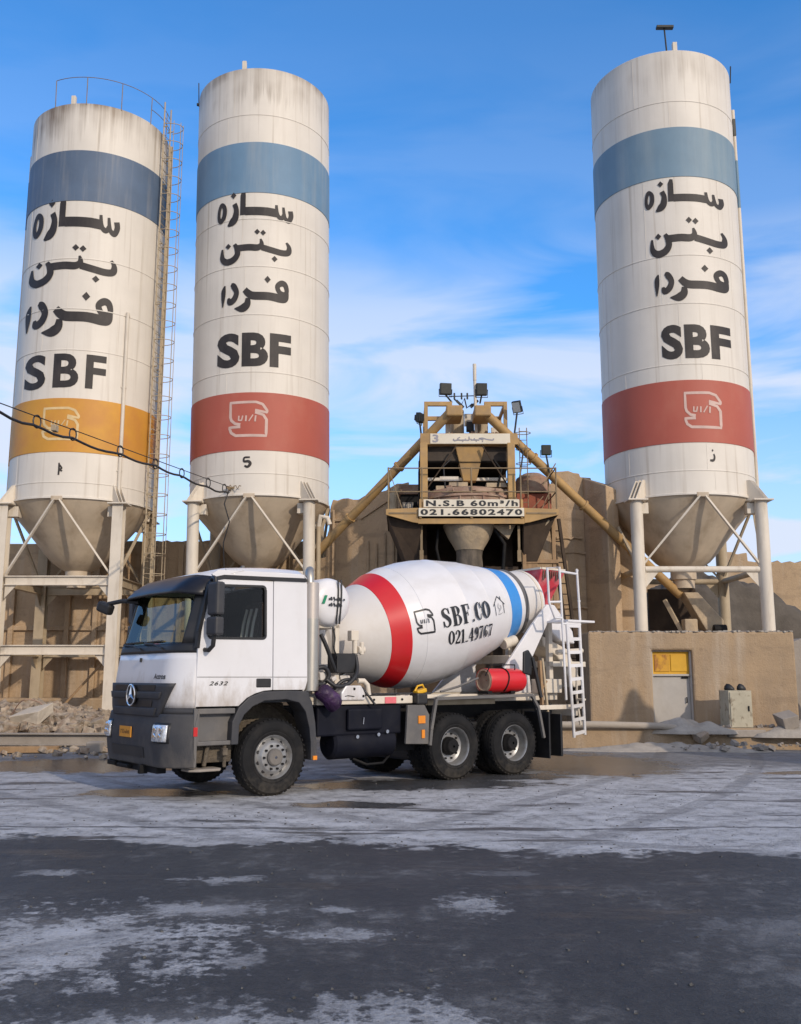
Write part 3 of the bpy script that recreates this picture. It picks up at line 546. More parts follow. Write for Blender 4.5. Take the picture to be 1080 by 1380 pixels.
# left bunker wall behind the tower
lt = thing('bunker_wall', 'tall ochre bunker wall behind the middle silo and left of the mixing tower', 'wall', (0, 0, 0))
slw = lambda x: 28.35-(x+2.1)*.46
MB().prism([(-3.3, 0)]+jag([(-3.3, 5.2), (-2.25, 5.2), (-2.12, 6.72), (-2.05, 6.95), (-1.25, 6.9), (-.6, 7.05), (-.1, 7.25), (.25, 7.3)], .035)+[(.25, 0)], lambda a, b_, d: (a, slw(a)+d, b_), .5).build('wall', M['wall'], lt, bevel=.03)
p_ = MB()
for x, z0_, z1 in ((-2.05, 0, 6.6), (-.25, 0, 6.9), (-1.0, 3.8, 5.6), (-.75, 3.8, 5.5), (-.5, 3.6, 5.8), (-.1, 3.8, 6.0)): p_.bb((x, slw(x)-.09, z0_), (x+.07, slw(x)-.004, z1))
p_.bar((-2.0, slw(-2.0)-.03, 6.3), (-1.3, slw(-1.3)-.03, 6.28), .05, .09); p_.bar((-1.2, slw(-1.2)-.03, 6.3), (-.1, slw(-.1)-.03, 6.95), .05, .10)
p_.build('pilaster', M['wall'], lt, bevel=.01)
# long low wall far left, then an unseen wing added for reflections
lw = thing('boundary_wall', 'long brown plank marked wall behind the left silo legs', 'wall', (0, 0, 0))
MB().prism([(-15.5, 0)]+jag([(-15.5, 4.9), (-10.6, 5.0), (-10.5, 6.0), (-1.0, 6.0)], .03)+[(-1.0, 0)], xz(30.6), .5).build('wall', M['wall'], lw, bevel=.03)
p_ = MB()
for x in lin(-15.2, -3.6, 13): p_.bb((x, 30.45, 0), (x+.16, 30.598, 4.85 if x < -10.7 else 5.85))
p_.bb((-15.4, 30.5, 3.1), (-3.4, 30.597, 3.25)); p_.bb((-15.4, 30.42, 5.88), (-3.4, 30.596, 5.98) if False else (-10.6, 30.596, 4.86))
p_.build('pilaster', M['wall'], lw, bevel=.015)
MB().bb((-15.4, 29.75, 0), (-5, 30.44, 1.0)).build('plinth', M['block'], lw, bevel=.05)
wg = MB().bb((-17, 6, 0), (-16.4, 30, 4.6))  # unseen wall, added so the windscreen has something tan to mirror
tag(wg.build('unseen_reflection_wall', M['wall'], bevel=.04), 'unseen brown wall added off frame for windscreen reflections', 'wall')
# far right
fw = MB().prism([(3.0, 0)]+jag([(3.0, 5.6), (9.5, 5.5), (10.6, 5.2), (12.6, 5.3), (12.65, 6.45), (13.6, 6.4), (13.62, 6.1), (20, 6.1)], .06)+[(20, 0)], xz(37), .6)
tag(fw.build('far_wall', M['wall'], bevel=.04), 'far brown wall with a stepped top behind the right silo legs', 'wall')
def mound(cx, cy, rx, ry, h, seed, nn=26, jit=.16, z0=0.0, pw=1.3):
    r = random.Random(seed); ph = [r.uniform(0, 6.28) for _ in range(8)]
    def f(a, q):
        g = R_(a); k = q
        w = 1+.16*math.sin(3*g+ph[0])+.10*math.sin(5*g+ph[1])
        x = cx+rx*k*w*math.cos(g); y = cy+ry*k*w*math.sin(g)
        z = z0+h*max(0, (1-k**pw))*(1+jit*math.sin(x*3+ph[2])*math.sin(y*4+ph[3])+jit*math.sin(x*9+ph[4])*math.sin(y*8+ph[5]))
        return (x, y, z if k < .99 else z0-.06)
    return MB().grid(f, lin(0, 360, 48), lin(0.001, 1, nn))
hm = mat('dark_aggregate_heap', (0.10, 0.085, 0.07), .95, 0, .3, 2, bump=.6, bscale=8)
struct(mound(10.2, 32.3, 4.9, 2.3, 5.0, 3, jit=.03, pw=2.4).build('terrain', hm, smooth=60))
struct(mound(9.95, 18.0, 1.75, 1.6, 4.35, 31, jit=.05, pw=1.5).build('unseen_shadow_heap', M['cement'], smooth=60), 'stuff')  # unseen heap, added and shaped to cast a hump of shade on the block
struct(mound(11.2, 23.3, 2.6, .8, .55, 9, jit=.3, z0=.3).build('sand_spill', M['cement'], smooth=60), 'stuff')
struct(mound(6.9, 23.2, 1.0, .55, .30, 5, jit=.3, z0=.38).build('cement_spill', M['cement'], smooth=60), 'stuff')
struct(mound(6.0, 22.5, 2.2, .7, .16, 12, jit=.3, z0=-.02).build('cement_spill', M['cement'], smooth=60), 'stuff')
# rubble under the left silo
def chunks(nk, fx, s0, s1, seed):
    r = random.Random(seed); m = MB()
    for _ in range(nk):
        x, y, z = fx(r); s = s0+(s1-s0)*r.random()**3.2
        vs = []
        for a in (-1, 1):
            for b2 in (-1, 1):
                for c in (-1, 1): vs.append(Vector((a*r.uniform(.6, 1), b2*r.uniform(.6, 1), c*r.uniform(.4, .8)))*s)
        rot = Matrix.Rotation(r.uniform(0, 6.3), 3, 'Z') @ Matrix.Rotation(r.uniform(-.6, .6), 3, 'X') @ Matrix.Rotation(r.uniform(-.5, .5), 3, 'Y')
        m.add([rot @ v_+Vector((x, y, z)) for v_ in vs], [(0, 1, 3, 2), (4, 6, 7, 5), (0, 4, 5, 1), (2, 3, 7, 6), (0, 2, 6, 4), (1, 5, 7, 3)])
    return m
RM = mound(-10.2, 26.0, 4.6, 3.4, .85, 21, jit=.12, z0=.02, pw=1.6)
struct(RM.build('rubble_bed', M['rubble'], smooth=50), 'stuff')
def rub(r):
    a = r.uniform(0, 6.28); k = math.sqrt(r.random())*.95; x = -10.2+4.6*k*math.cos(a); y = 26.0+3.4*k*math.sin(a)
    return x, y, .02+.85*(1-k**1.6)+.02
struct(chunks(2600, rub, .012, .21, 4).build('rubble_chunks', M['rubble'], bevel=.006), 'stuff')
struct(chunks(220, lambda r: (r.uniform(-14, -5.2), r.uniform(19.8, 23.5), .03), .02, .12, 8).build('loose_stones', M['rubble'], bevel=.005), 'stuff')
struct(chunks(260, lambda r: (lambda y: (r.uniform(5.8, 11), y, .47 if y > 23.0 else .03+.10*r.random()))(r.choice((22.0, 23.02))+.7*r.random()), .012, .09, 18).build('loose_stones', M['concrete'], bevel=.005), 'stuff')
struct(chunks(1300, lambda r: (lambda k, x: (x*k, k, gz(x*k, k)+.001))(3.4+15*r.random()**1.4, r.uniform(-.48, .48)), .002, .014, 77).build('loose_stones', mat('dark_grit', (.10, .098, .095), .9, 0, .6, 30), fix=False), 'stuff')
for pts, lab in (([(-9.9, 24.6, .6), (-9.5, 24.3, 1.05), (-9.0, 24.2, 1.0), (-8.8, 24.1, .7)], 'bent rusty reinforcing rod looping out of the rubble heap'), ([(-10.9, 24.9, .5), (-10.4, 24.4, .95), (-10.35, 24.2, 1.35)], 'straight rusty rod sticking up from the rubble heap')):
    tag(MB().tube([q_[:3] for q_ in smooth_path(pts, 5)], .016, 6).build('steel_rod', M['rust'], smooth=60), lab, 'rod')
sb = chunks(1, lambda r: (0, 0, 0), .36, .36, 2)
o = sb.build('stone_slab', M['slab'], bevel=.02); o.location = (-9.05, 24.0, .72); o.rotation_euler = (.2, -.35, .3); o.scale = (1.3, .8, .7)
tag(o, 'large pale stone slab lying on the rubble heap under the left silo', 'stone')
def hbeam(p, q, h=.26, w=.2, t_=.03):
    m = MB(); p = Vector(p); q = Vector(q)
    for dz in (-h/2, h/2): m.bar(p+Vector((0, 0, dz)), q+Vector((0, 0, dz)), w, t_)
    m.bar(p, q, t_, h-.02)
    return m
tag(hbeam((-12, 22.4, .24), (-6.4, 22.2, .24), .24, .25).build('steel_beam', M['concrete'], bevel=.006), 'long grey steel beam lying along the front of the rubble', 'beam')
tag(MB().bar((-12, 21.0, .06), (-7.6, 21.7, .06), .2, .14).build('timber_beam', M['wood'], bevel=.015), 'dark timber lying flat nearest the yard before the rubble', 'beam')
tag(MB().box((-6.75, 21.6, .11), (.34, .3, .24)).build('concrete_block', M['concrete'], bevel=.03), 'small grey concrete block at the end of the timber left of the truck', 'block')
tag(MB().bar((-9.9, 27.6, .5), (-8.6, 28.2, 2.2), .09, .06).build('leaning_plank', M['wood'], bevel=.01), 'thin plank leaning up from the rubble by the rear silo leg', 'plank')
pi = MB().tube([(3.0, 22.86, .52), (4.6, 22.84, .54), (6.1, 22.9, .50), (6.9, 23.05, .40)], .08, 14)
tag(pi.build('ground_pipe', M['pipe'], smooth=50), 'long cement dusted pipe lying on the ledge below the door', 'pipe')
for x, y, z, s, lab in ((7.0, 22.75, .28, .17, 'broken brown brick lying in the spill left of the cream cabinet'), (9.15, 23.0, .62, .24, 'grey concrete cube standing right of the cream cabinet'),
                   (10.1, 23.1, .58, .17, 'rough stone by the slanting drain pipe')):
    o = chunks(1, lambda r: (0, 0, 0), s, s, int(x*10)).build('rubble_block', M['rubble' if s < .2 else 'concrete'], bevel=.012); o.location = (x, y, z); tag(o, lab, 'block')
# cream cabinet with two dark bundles on it
cb = thing('metal_cabinet', 'chipped cream metal cabinet standing in the spill right of the yellow door', 'cabinet', (8.06, 23.3, .36), R_(6))
MB().bb((-.29, -.26, 0.05), (.29, .26, .96)).build('body', M['cabinet'], cb, bevel=.012)
MB().bb((-.26, -.285, .1), (.26, -.262, .92)).build('door', M['cabinet'], cb, bevel=.006)
MB().bb((-.40, -.42, -.12), (.52, .3, .048)).build('plinth', M['concrete'], cb, bevel=.02)
h_ = MB().bb((.17, -.31, .48), (.2, -.287, .6)); h_.build('handle', M['dark'], cb, bevel=.004)
for dx, lab in ((-.16, 'left one of two black crumpled bundles on top of the cream cabinet'), (.13, 'right one of two black crumpled bundles on top of the cream cabinet')):
    m = MB().lathe([(.001, .14), (.05, .125), (.09, .07), (.10, 0.02), (.085, 0), (.001, 0)], 14)
    m.v = [(x*1.25+.05*z, y*.9, z*(1+.45*math.sin(9*x+3))+0.0) for x, y, z in m.v]
    o = m.build('black_bundle', M['black'], smooth=50); o.location = (8.06+dx, 23.22, 1.325); o.rotation_euler = (0, 0, dx*3); tag(o, lab, 'bundle', 'bundles on the cabinet')

# ================================================================ SILOS
def silo(kind, label, cx, cy, ztop, zb, half, base, bands, words, lean=0.0, legr=.17, box_legs=False, beams=(4.4,), seams=(), top=.8, numeral=None, nume=None, logo_m='logo_pale'):
    s = thing('cement_silo', label, 'silo', (cx, cy, 0), 0, 'cement silos'); s.rotation_euler = (0, R_(lean), 0)
    R = 2.1; sm = silo_mat('silo_shell_paint', (0.70, 0.645, 0.565), ztop, top)
    prof = [(.001, ztop+.10), (1.3, ztop+.07), (R-.03, ztop+.01), (R, ztop-.02)]
    for z in sorted(seams, reverse=True): prof += [(R, z+.02), (R+.012, z+.012), (R+.012, z-.012), (R, z-.02)]
    prof += [(R, zb+.06), (R+.03, zb+.05), (R+.03, zb), (R-.02, zb-.002)]
    sh = MB().lathe(prof, 96); zs = sorted(list(seams)+[ztop-.05, zb+.1]); r_ = random.Random(int(ztop*100))
    for z0, z1 in zip(zs, zs[1:]):                                            # staggered upright welds of the shell plates
        o_ = r_.uniform(0, 60)
        for a in (o_, o_+60, o_+120, o_+180, o_+240, o_+300):
            a = R_(a); sh.box(((R+.001)*math.sin(a), -(R+.001)*math.cos(a), (z0+z1)/2), (.012, .008, z1-z0-.06), Matrix.Rotation(a, 3, 'Z'))
    sh.build('shell', sm, s, smooth=30)
    ch = zb-4.25
    MB().lathe([(R-.022, zb-.004), (R-.1, zb-.12), (R-.5, zb-.58), (1.22, zb-1.05), (.98, zb-1.36), (.76, zb-1.60), (.52, zb-1.77), (.36, zb-1.86), (.36, zb-2.1), (.30, zb-2.11), (.30, zb-2.35)], 72).build('cone', M['cone'], s, smooth=35)
    for bi, (nm, z0, z1, m) in enumerate(bands):
        MB().lathe([(R+.002, z1), (R+.016, z1-.005), (R+.016, z0+.005), (R+.002, z0)], 96).build(nm, m, s, smooth=30)
    def surf(a0, zc, lift0=.010): return lambda x, y, d: ((R+lift0+d)*math.sin(R_(a0)+x/R), -(R+lift0+d)*math.cos(R_(a0)+x/R), zc+y)
    def put(nm, pieces, src, a0, a1, z0, z1, m, lift=.010):
        av = math.degrees(math.atan2(-cx, cy)); s0_, s1_ = math.sin(R_(a0-av)), math.sin(R_(a1-av))
        bow = lambda x: R*(R_(av)+math.asin(max(-1, min(1, s0_+(s1_-s0_)*x))))         # sign painters spaced the words by eye round the curve
        pcs = [([(bow(x), y) for x, y in vs], fs) for vs, fs in fit(pieces, (0, -(z1-z0)/2, 1, (z1-z0)/2), src)]
        f = surf(0, (z0+z1)/2, lift); lay(MB(), pcs, f).build(nm, m, s, fix=False)
    for nm, pc, src, a0, a1, z0, z1, m in words: put(nm, pc, src, a0, a1, z0, z1, m, .021 if nm == 'emblem' else .010)
    # legs, caps, beams, struts
    lm = M['legwhite']; zl = zb-.02
    for ix in (-1, 1):
        for iy in (-1, 1):
            x, y = ix*half, iy*half; m = MB()
            if box_legs:
                w = .30
                for d in (-1, 1): m.bb((x-w/2, y+d*w/2-.012, base), (x+w/2, y+d*w/2+.012, zl-.1))
                m.bb((x-.02, y-w/2+.014, base), (x+.02, y+w/2-.014, zl-.1)); m.bb((x-w/2-.001, y-w/2+.02, base), (x-w/2+.02, y+w/2-.02, zl-.1))
            else: m.cyl((x, y, base), (x, y, zl-.1), legr, n=28)
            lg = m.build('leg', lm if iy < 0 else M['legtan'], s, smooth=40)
            m = MB(); m.bb((x-.27, y-.27, zl-.1), (x+.27, y+.27, zl-.06))
            d = Vector((-ix, -iy, 0)).normalized()
            for k in (-.11, 0, .11):
                pr = Vector((-d.y, d.x, 0))*k; a = Vector((x, y, 0))+pr
                o_ = Vector((d.y, -d.x, 0))*.012
                pts = [a-d*.2+Vector((0, 0, zl-.058)), a+d*.55+Vector((0, 0, zl-.058)), a+d*.45+Vector((0, 0, zl+.52)), a+d*.2+Vector((0, 0, zl+.52))]
                m.add([p-o_ for p in pts]+[p+o_ for p in pts], [(3, 2, 1, 0), (4, 5, 6, 7), (0, 1, 5, 4), (1, 2, 6, 5), (2, 3, 7, 6), (3, 0, 4, 7)])
            m.bb((x+d.x*.3-.14, y+d.y*.3-.14, zl-.42), (x+d.x*.3+.14, y+d.y*.3+.14, zl-.12))
            m.build('cap_bracket', lm, lg, bevel=.006)
            MB().bb((x-.26, y-.26, base-.06), (x+.26, y+.26, base+.03)).build('foot_plate', M['concrete'], lg, bevel=.01)
    for bz in beams:
        r = .085
        for a, b_ in (((-half, -half), (half, -half)), ((-half, half), (half, half)), ((-half, -half), (-half, half)), ((half, -half), (half, half))):
            v0 = Vector((*a, bz)); v1 = Vector((*b_, bz)); dd = (v1-v0).normalized()*.16
            m = MB()
            if box_legs: m = hbeam(v0+dd, v1-dd, .24, .16)
            else: m.cyl(v0+dd, v1-dd, r, n=16)
            for e_, sg in ((v0+dd, 1), (v1-dd, -1)):
                u_ = (v1-v0).normalized()*sg; nn_ = Vector((-u_.y, u_.x, 0))*.01
                P3 = [e_+Vector((0, 0, -.08)), e_+u_*.36+Vector((0, 0, -.08)), e_+Vector((0, 0, -.5))]
                m.add([p-nn_ for p in P3]+[p+nn_ for p in P3], [(0, 1, 2), (5, 4, 3), (0, 3, 4, 1), (1, 4, 5, 2), (2, 5, 3, 0)])
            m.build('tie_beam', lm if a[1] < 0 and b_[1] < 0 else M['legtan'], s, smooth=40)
    bz = beams[0]
    for ax_ in range(4):
        c_, s_ = [(1, 0), (0, 1), (-1, 0), (0, -1)][ax_]
        tr = lambda x, y, z: (x*c_-y*s_, x*s_+y*c_, z)
        for sg in (-1, 1):
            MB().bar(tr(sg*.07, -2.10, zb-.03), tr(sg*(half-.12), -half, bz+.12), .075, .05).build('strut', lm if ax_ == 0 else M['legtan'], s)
    MB().bb((-.16, -2.13, zb-.06), (.16, -2.06, zb+.06)).build('strut_gusset', M['cone'], s, bevel=.005)
    return s
bl_l = mat('dull_navy_band', (.095, .14, .215), .6, 0, .18, .7, (.36, .34, .31), .40, (4, 4, .3), .5, .8)
bl_m = mat('faded_blue_band', (.14, .25, .37), .6, 0, .15, .5, (.45, .43, .38), .45, (1.6, 1.6, .12), .48, .72)
bl_r = mat('grey_blue_band', (.16, .255, .335), .6, 0, .15, .5, (.36, .40, .40), .45, (1.3, 1.3, .12), .45, .7)
or_l = mat('ochre_orange_band', (.60, .29, .035), .6, 0, .15, .6, (.50, .20, .05), .7, (1.2, 1.2, 1.0), .42, .7)
rd_m = mat('faded_red_band', (.42, .095, .06), .6, 0, .08, .6, (.48, .20, .13), .35, (1.5, 1.5, .7), .5, .8)
PB = M['paint_black']
def sbf(bold, sp_=1.06): vs, fs = font('SBF', bold, sp_, 24); return [([(x, 1-y) for x, y in vs], fs)], (0, 0, 1, 1)
SB, SBs = sbf(.045); SBL, SBs = sbf(.03, 1.22)
left = silo('l', 'left silo with an orange band, a caged ladder and a railing on its roof', -9.65, 28.3, 18.75, 6.59, 1.63, .3,
    [('blue_band', 15.57, 17.2, bl_l), ('orange_band', 7.92, 9.50, or_l)],
    [('lettering', *W1, -42, 34, 14.40, 15.70, PB), ('lettering', *W2, -41.5, 34.4, 12.95, 14.2, PB), ('lettering', *W3, -44.5, 34.3, 11.35, 12.72, PB), ('lettering', SBL, SBs, -39, 31.2, 9.80, 10.84, PB),
     ('emblem', *LOGO, -16, 13.5, 8.25, 9.24, M['logo_cream']), ('numeral', *FOUR, -1.5, 4.5, 7.25, 7.60, PB)], box_legs=True, beams=(4.31, 2.38), seams=(13.75, 12.2, 10.95, 7.05), top=1.0)
mid = silo('m', 'middle silo with a red band and the number five, straight behind the truck cab', -4.2, 28.5, 20.07, 6.70, 1.66, .2,
    [('blue_band', 15.94, 17.59, bl_m), ('red_band', 8.01, 9.73, rd_m)],
    [('lettering', *W1, -31.8, 31.5, 14.92, 16.02, PB), ('lettering', *W2, -27.6, 31.0, 13.68, 14.78, PB), ('lettering', *W3, -26.5, 30, 12.17, 13.3, PB), ('lettering', SB, SBs, -29.3, 32.2, 10.50, 11.55, PB),
     ('emblem', *LOGO, -17.5, 13.9, 8.4, 9.48, M['logo_pale']), ('numeral', *FIVE, -5, 2.0, 7.50, 7.84, PB)], lean=-.75, beams=(4.5,), seams=(18.5, 15.1, 13.6, 12.1, 10.35, 7.35), top=1.0)
right = silo('r', 'right silo with a red band, standing on the tan block, lamp post on its roof', 8.13, 27.2, 19.74, 6.48, 1.70, 2.78,
    [('blue_band', 15.73, 17.28, bl_r), ('red_band', 7.92, 9.69, rd_m)],
    [('lettering', *W1, -31.5, 31.7, 14.72, 15.66, PB), ('lettering', *W2, -28.5, 34.3, 13.32, 14.50, PB), ('lettering', *W3, -27, 34.6, 11.98, 13.06, PB), ('lettering', SB, SBs, -24, 32.4, 10.30, 11.30, PB),
     ('emblem', *LOGO, -10.5, 18.9, 8.3, 9.36, M['logo_pale']), ('numeral', *ZAY, 6.5, 11.5, 7.38, 7.74, PB)], beams=(4.5,), seams=(18.1, 16.4, 13.35, 11.92, 10.15, 7.15), top=.45)
# fittings of each silo
def on(a, z, r=2.1): return (r*math.sin(R_(a)), -r*math.cos(R_(a)), z)
def roofvent(s, a, zt): MB().box(on(a, zt+.12, 2.0), (.13, .13, .34)).build('roof_vent', M['legwhite'], s, bevel=.01)
roofvent(left, -8, 18.75); roofvent(mid, -10, 20.07); roofvent(right, -2, 19.74)
# left: railing, caged ladder, pipes
m = MB(); m.tube([on(a, 19.6, 2.12) for a in range(-24, 97, 4)], .010, 6)
m.tube([on(a, 19.2, 2.12) for a in range(60, 97, 4)], .011, 6)
for a in (-24, 4, 32, 60, 84): m.cyl(on(a, 18.7, 2.1), on(a, 19.6, 2.12), .013, n=6)
m.build('roof_railing', M['rail'], left)
m = MB()
for da in (-5.6, 5.6): m.cyl(on(78+da, 2.2, 2.25), on(78+da, 19.7, 2.25), .024, n=8)
z = 2.4
while z < 19.4: m.cyl(on(72.4, z, 2.25), on(83.6, z, 2.25), .011, n=6); z += .30
for z in lin(3, 19, 8): m.cyl(on(78, z, 2.1), on(78, z, 2.26), .02, n=6)
m.build('ladder', M['legtan'], left)
m = MB(); hc = Vector(on(78, 0, 2.25)); tx = Vector((math.cos(R_(78)), math.sin(R_(78)), 0)); ox = Vector(on(78, 0, 1))
def hoop(g): return hc+tx*(.30*math.cos(g))+ox*(.02+.50*math.sin(g)**.8)
for z in lin(4.6, 18.9, 24): m.tube([hoop(R_(g))+Vector((0, 0, z)) for g in range(0, 181, 15)], .013, 5)
for g in (35, 72, 108, 145): m.tube([hoop(R_(g))+Vector((0, 0, 4.4)), hoop(R_(g))+Vector((0, 0, 19.0))], .011, 5)
m.build('ladder_cage', M['legtan'], left)
m = MB()
for z in lin(7, 19, 12): m.cyl(on(88, z, 2.1), on(88, z+.05, 2.3), .02, n=6)
m.cyl(on(88, 2, 2.24), on(88, 18.5, 2.24), .06, n=12); m.build('filling_pipe', M['legtan'], left, smooth=50)
m = MB(); m.cyl(on(46, 6.8, 2.15), on(46, 12.3, 2.15), .055, n=10)
for z in (7.5, 10, 12.2): m.box(on(46, z, 2.12), (.15, .1, .04))
m.build('conduit', M['legwhite'], left, smooth=50)
m = MB(); m.cyl(on(-86, 6.6, 2.19), on(-86, 18.1, 2.19), .06, n=10); m.build('side_pipe', M['legwhite'], left, smooth=50)
MB().cyl(on(-86, 15.57, 2.19), on(-86, 17.2, 2.19), .064, n=10).build('side_pipe', bl_l, left, smooth=50)
MB().cyl(on(-86, 7.92, 2.19), on(-86, 9.5, 2.19), .064, n=10).build('side_pipe', or_l, left, smooth=50)
m = MB(); m.tube([on(-84, 20.0, 2.12), on(-85, 20.25, 2.14), on(-88, 20.5, 2.16), on(-86, 20.9, 2.16)], .018, 6); m.cyl(on(-85, 20.1, 2.05), on(-85, 20.1, 2.2), .05); m.build('roof_hook', M['lampdark'], mid)
m = MB(); m.cyl(on(80, 6.6, 2.18), on(80, 18.9, 2.18), .05, n=10); m.build('side_pipe', M['legwhite'], right, smooth=50)
MB().cyl(on(80, 15.65, 2.18), on(80, 17.2, 2.18), .054, n=10).build('side_pipe', bl_r, right, smooth=50)
MB().box(on(79, 18.3, 2.18), (.08, .08, .55)).build('pipe_bracket', M['lampdark'], right)
m = MB(); m.tube([on(70, 19.6, 2.12), on(70, 19.9, 2.14), on(72, 20.2, 2.16)], .02, 6); m.build('roof_hook', M['lampdark'], right)
tl = thing('roof_lamp', 'dark T shaped lamp post standing on the roof of the right silo', 'lamp', (7.83, 25.2, 19.68))
MB().cyl((0, 0, 0), (-.04, 0, .82), .025, n=8).build('post', M['lampdark'], tl); MB().box((-.03, -.02, .85), (.50, .14, .08)).build('lamp_bar', M['lampdark'], tl, bevel=.01)

# machinery under the right silo
ft = thing('feeder_chute', 'grey dusty feeder boot and chute under the cone of the right silo', 'chute', (8.13, 27.2, 0))
MB().add([(-.1, -.3, 4.0), (.3, -.3, 4.0), (1.0, -.3, 3.2), (.95, -.3, 2.8), (.55, -.3, 2.8), (-.1, .3, 4.0), (.3, .3, 4.0), (1.0, .3, 3.2), (.95, .3, 2.8), (.55, .3, 2.8)],
         [(4, 3, 2, 1, 0), (5, 6, 7, 8, 9), (0, 1, 6, 5), (1, 2, 7, 6), (2, 3, 8, 7), (3, 4, 9, 8), (4, 0, 5, 9)]).build('chute', M['hopper'], ft, bevel=.02)
MB().box((-.05, -.5, 3.0), (.36, .36, .46)).build('gear_box', M['hopper'], ft, bevel=.03)
MB().bar((-.6, -.1, 3.8), (-.2, -.4, 2.8), .1).build('strut', M['legtan'], ft)
MB().cyl((.6, -.55, 2.95), (.95, -.55, 2.95), .13, n=16).build('motor', M['dark'], ft, bevel=.01)
m = MB().bb((-.8, .9, 2.78), (.6, 1.0, 4.2)); m.build('back_plate', M['ochredark'], ft)

# overhead cable
kb = thing('overhead_cable', 'black cable slung under a thin wire from the left edge to the middle silo', 'cable', (0, 0, 0))
A = Vector((-8.6, 11.0, 6.0)); Bm = Vector((-6.77, 15.5, 6.2)); E_ = Vector((-4.85, 26.3, 6.93))
wire = [Bm+(A-Bm)*1.0]+[Bm+(E_-Bm)*t for t in lin(0, 1, 16)]
MB().tube(wire, .010, 6).build('messenger_wire', M['cable'], kb)
ht = [0.0, .105, .22, .40, .56, .70, .86, .97]; lowp = []
for i, t_ in enumerate(lin(0, 1, 32)):
    k = 0
    for a, b_ in zip(ht, ht[1:]):
        if a <= t_ <= b_: k = math.sin(math.pi*(t_-a)/(b_-a))*.06
    lowp.append(Bm+(E_-Bm)*t_-Vector((0, 0, .15+k+.05*math.sin(t_*9)*t_)))
MB().tube([A-Vector((0, 0, .15))]+lowp, .026, 8).build('cable', M['cable'], kb, smooth=60)
for t_ in ht[1:]:
    c = Bm+(E_-Bm)*t_; m = MB(); m.tube([c+Vector((.0+.04*math.sin(g), .08*math.sin(g), -.09-.12*math.cos(g))) for g in [R_(q) for q in range(0, 361, 30)]], .014, 6)
    m.build('hanger_loop', M['cable'], kb)
MB().box(Bm+(E_-Bm)*.16-Vector((0, 0, .1)), (.09, .16, .12)).build('cable_clamp', M['legtan'], kb, bevel=.01)
dp = [E_-Vector((0, 0, .12)), E_+Vector((-.1, -.05, -.5)), E_+Vector((.05, 0, -1.0)), E_+Vector((-.1, 0, -1.6)), E_+Vector((-.05, .1, -2.6))]
MB().tube(dp, .018, 6).build('drop_cable', M['cable'], kb, smooth=60)
m = MB(); m.bar(E_+Vector((-.1, .1, 0)), E_+Vector((.25, .2, 0)), .05); m.bar(E_+Vector((.0, 0, -.05)), E_+Vector((.0, .2, -.05)), .06); m.tube([E_+Vector((.05*i, 0, .06*math.sin(i*2.2))) for i in range(8)], .015, 6); m.build('wire_bracket', M['rail'], kb)
# ================================================================ THE MIXING TOWER
tw = thing('mixing_tower', 'ochre concrete mixing tower with white sign boards and a railed platform between the silos', 'batching plant', (1.83, 25.2, 0))
OC = M['ochre']; t0 = Vector((-1.83, -25.2, 0))
def P(x, y, z): return Vector((x, y, z))+t0
def bb(m, a, b_): return m.bb(P(*a), P(*b_))
for x in (.62, 2.95):
    for y in (24.75, 26.9):
        m = MB(); bb(m, (x-.1, y-.1, 5.92), (x+.1, y+.1, 7.80)); m.build('column', OC if y < 25 else M['ochredark'], tw, bevel=.01); m = MB(); bb(m, (x-.1, max(y, 25.7)-.1, 0), (x+.1, max(y, 25.7)+.1, 5.78)); m.build('leg', M['ochredark'], tw, bevel=.01)  # rear columns and legs take the shade-darkened ochre
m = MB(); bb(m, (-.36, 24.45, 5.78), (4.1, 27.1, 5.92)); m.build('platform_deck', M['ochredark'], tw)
# front fascia: deep in the middle, tapering at the wings
for pts in ([(-.38, 5.95), (.46, 5.98), (.46, 5.58), (.32, 5.60), (-.38, 5.80)], [(3.22, 5.98), (4.12, 5.95), (4.12, 5.80), (3.36, 5.60), (3.22, 5.58)], [(.46, 5.70), (3.22, 5.70), (3.22, 5.56), (.46, 5.56)]):
    MB().prism(pts, lambda a, b_, d: P(a, 24.36+d, b_), .06).build('fascia', OC, tw, bevel=.006)
def board(nm, x0, x1, z0, z1, pieces_list):
    m = MB(); bb(m, (x0, 24.28, z0), (x1, 24.32, z1)); bo = m.build(nm, M['sign'], tw, bevel=.004)
    for (vs, fs), (a, b_, c, d) in pieces_list:
        q = MB(); q.add([P(a+(c-a)*x, 24.274, b_+(d-b_)*y) for x, y in vs], fs); q.build('lettering', M['ink'], bo, fix=False)
board('sign_board', .60, 3.09, 5.985, 6.19, [(font('N.S.B', .04, 1.25), (.66, 6.01, 1.66, 6.165)), (font('60m³/h', .035, 1.2), (1.82, 6.01, 3.05, 6.165))])
board('sign_board', .47, 3.21, 5.745, 5.965, [(font('021.66802470', .04, 1.25), (.52, 5.775, 3.16, 5.935))])
m = MB()
for x in (.52, 1.85, 3.16): bb(m, (x-.03, 24.325, 5.70), (x+.03, 24.355, 6.2))
m.build('sign_bracket', OC, tw)
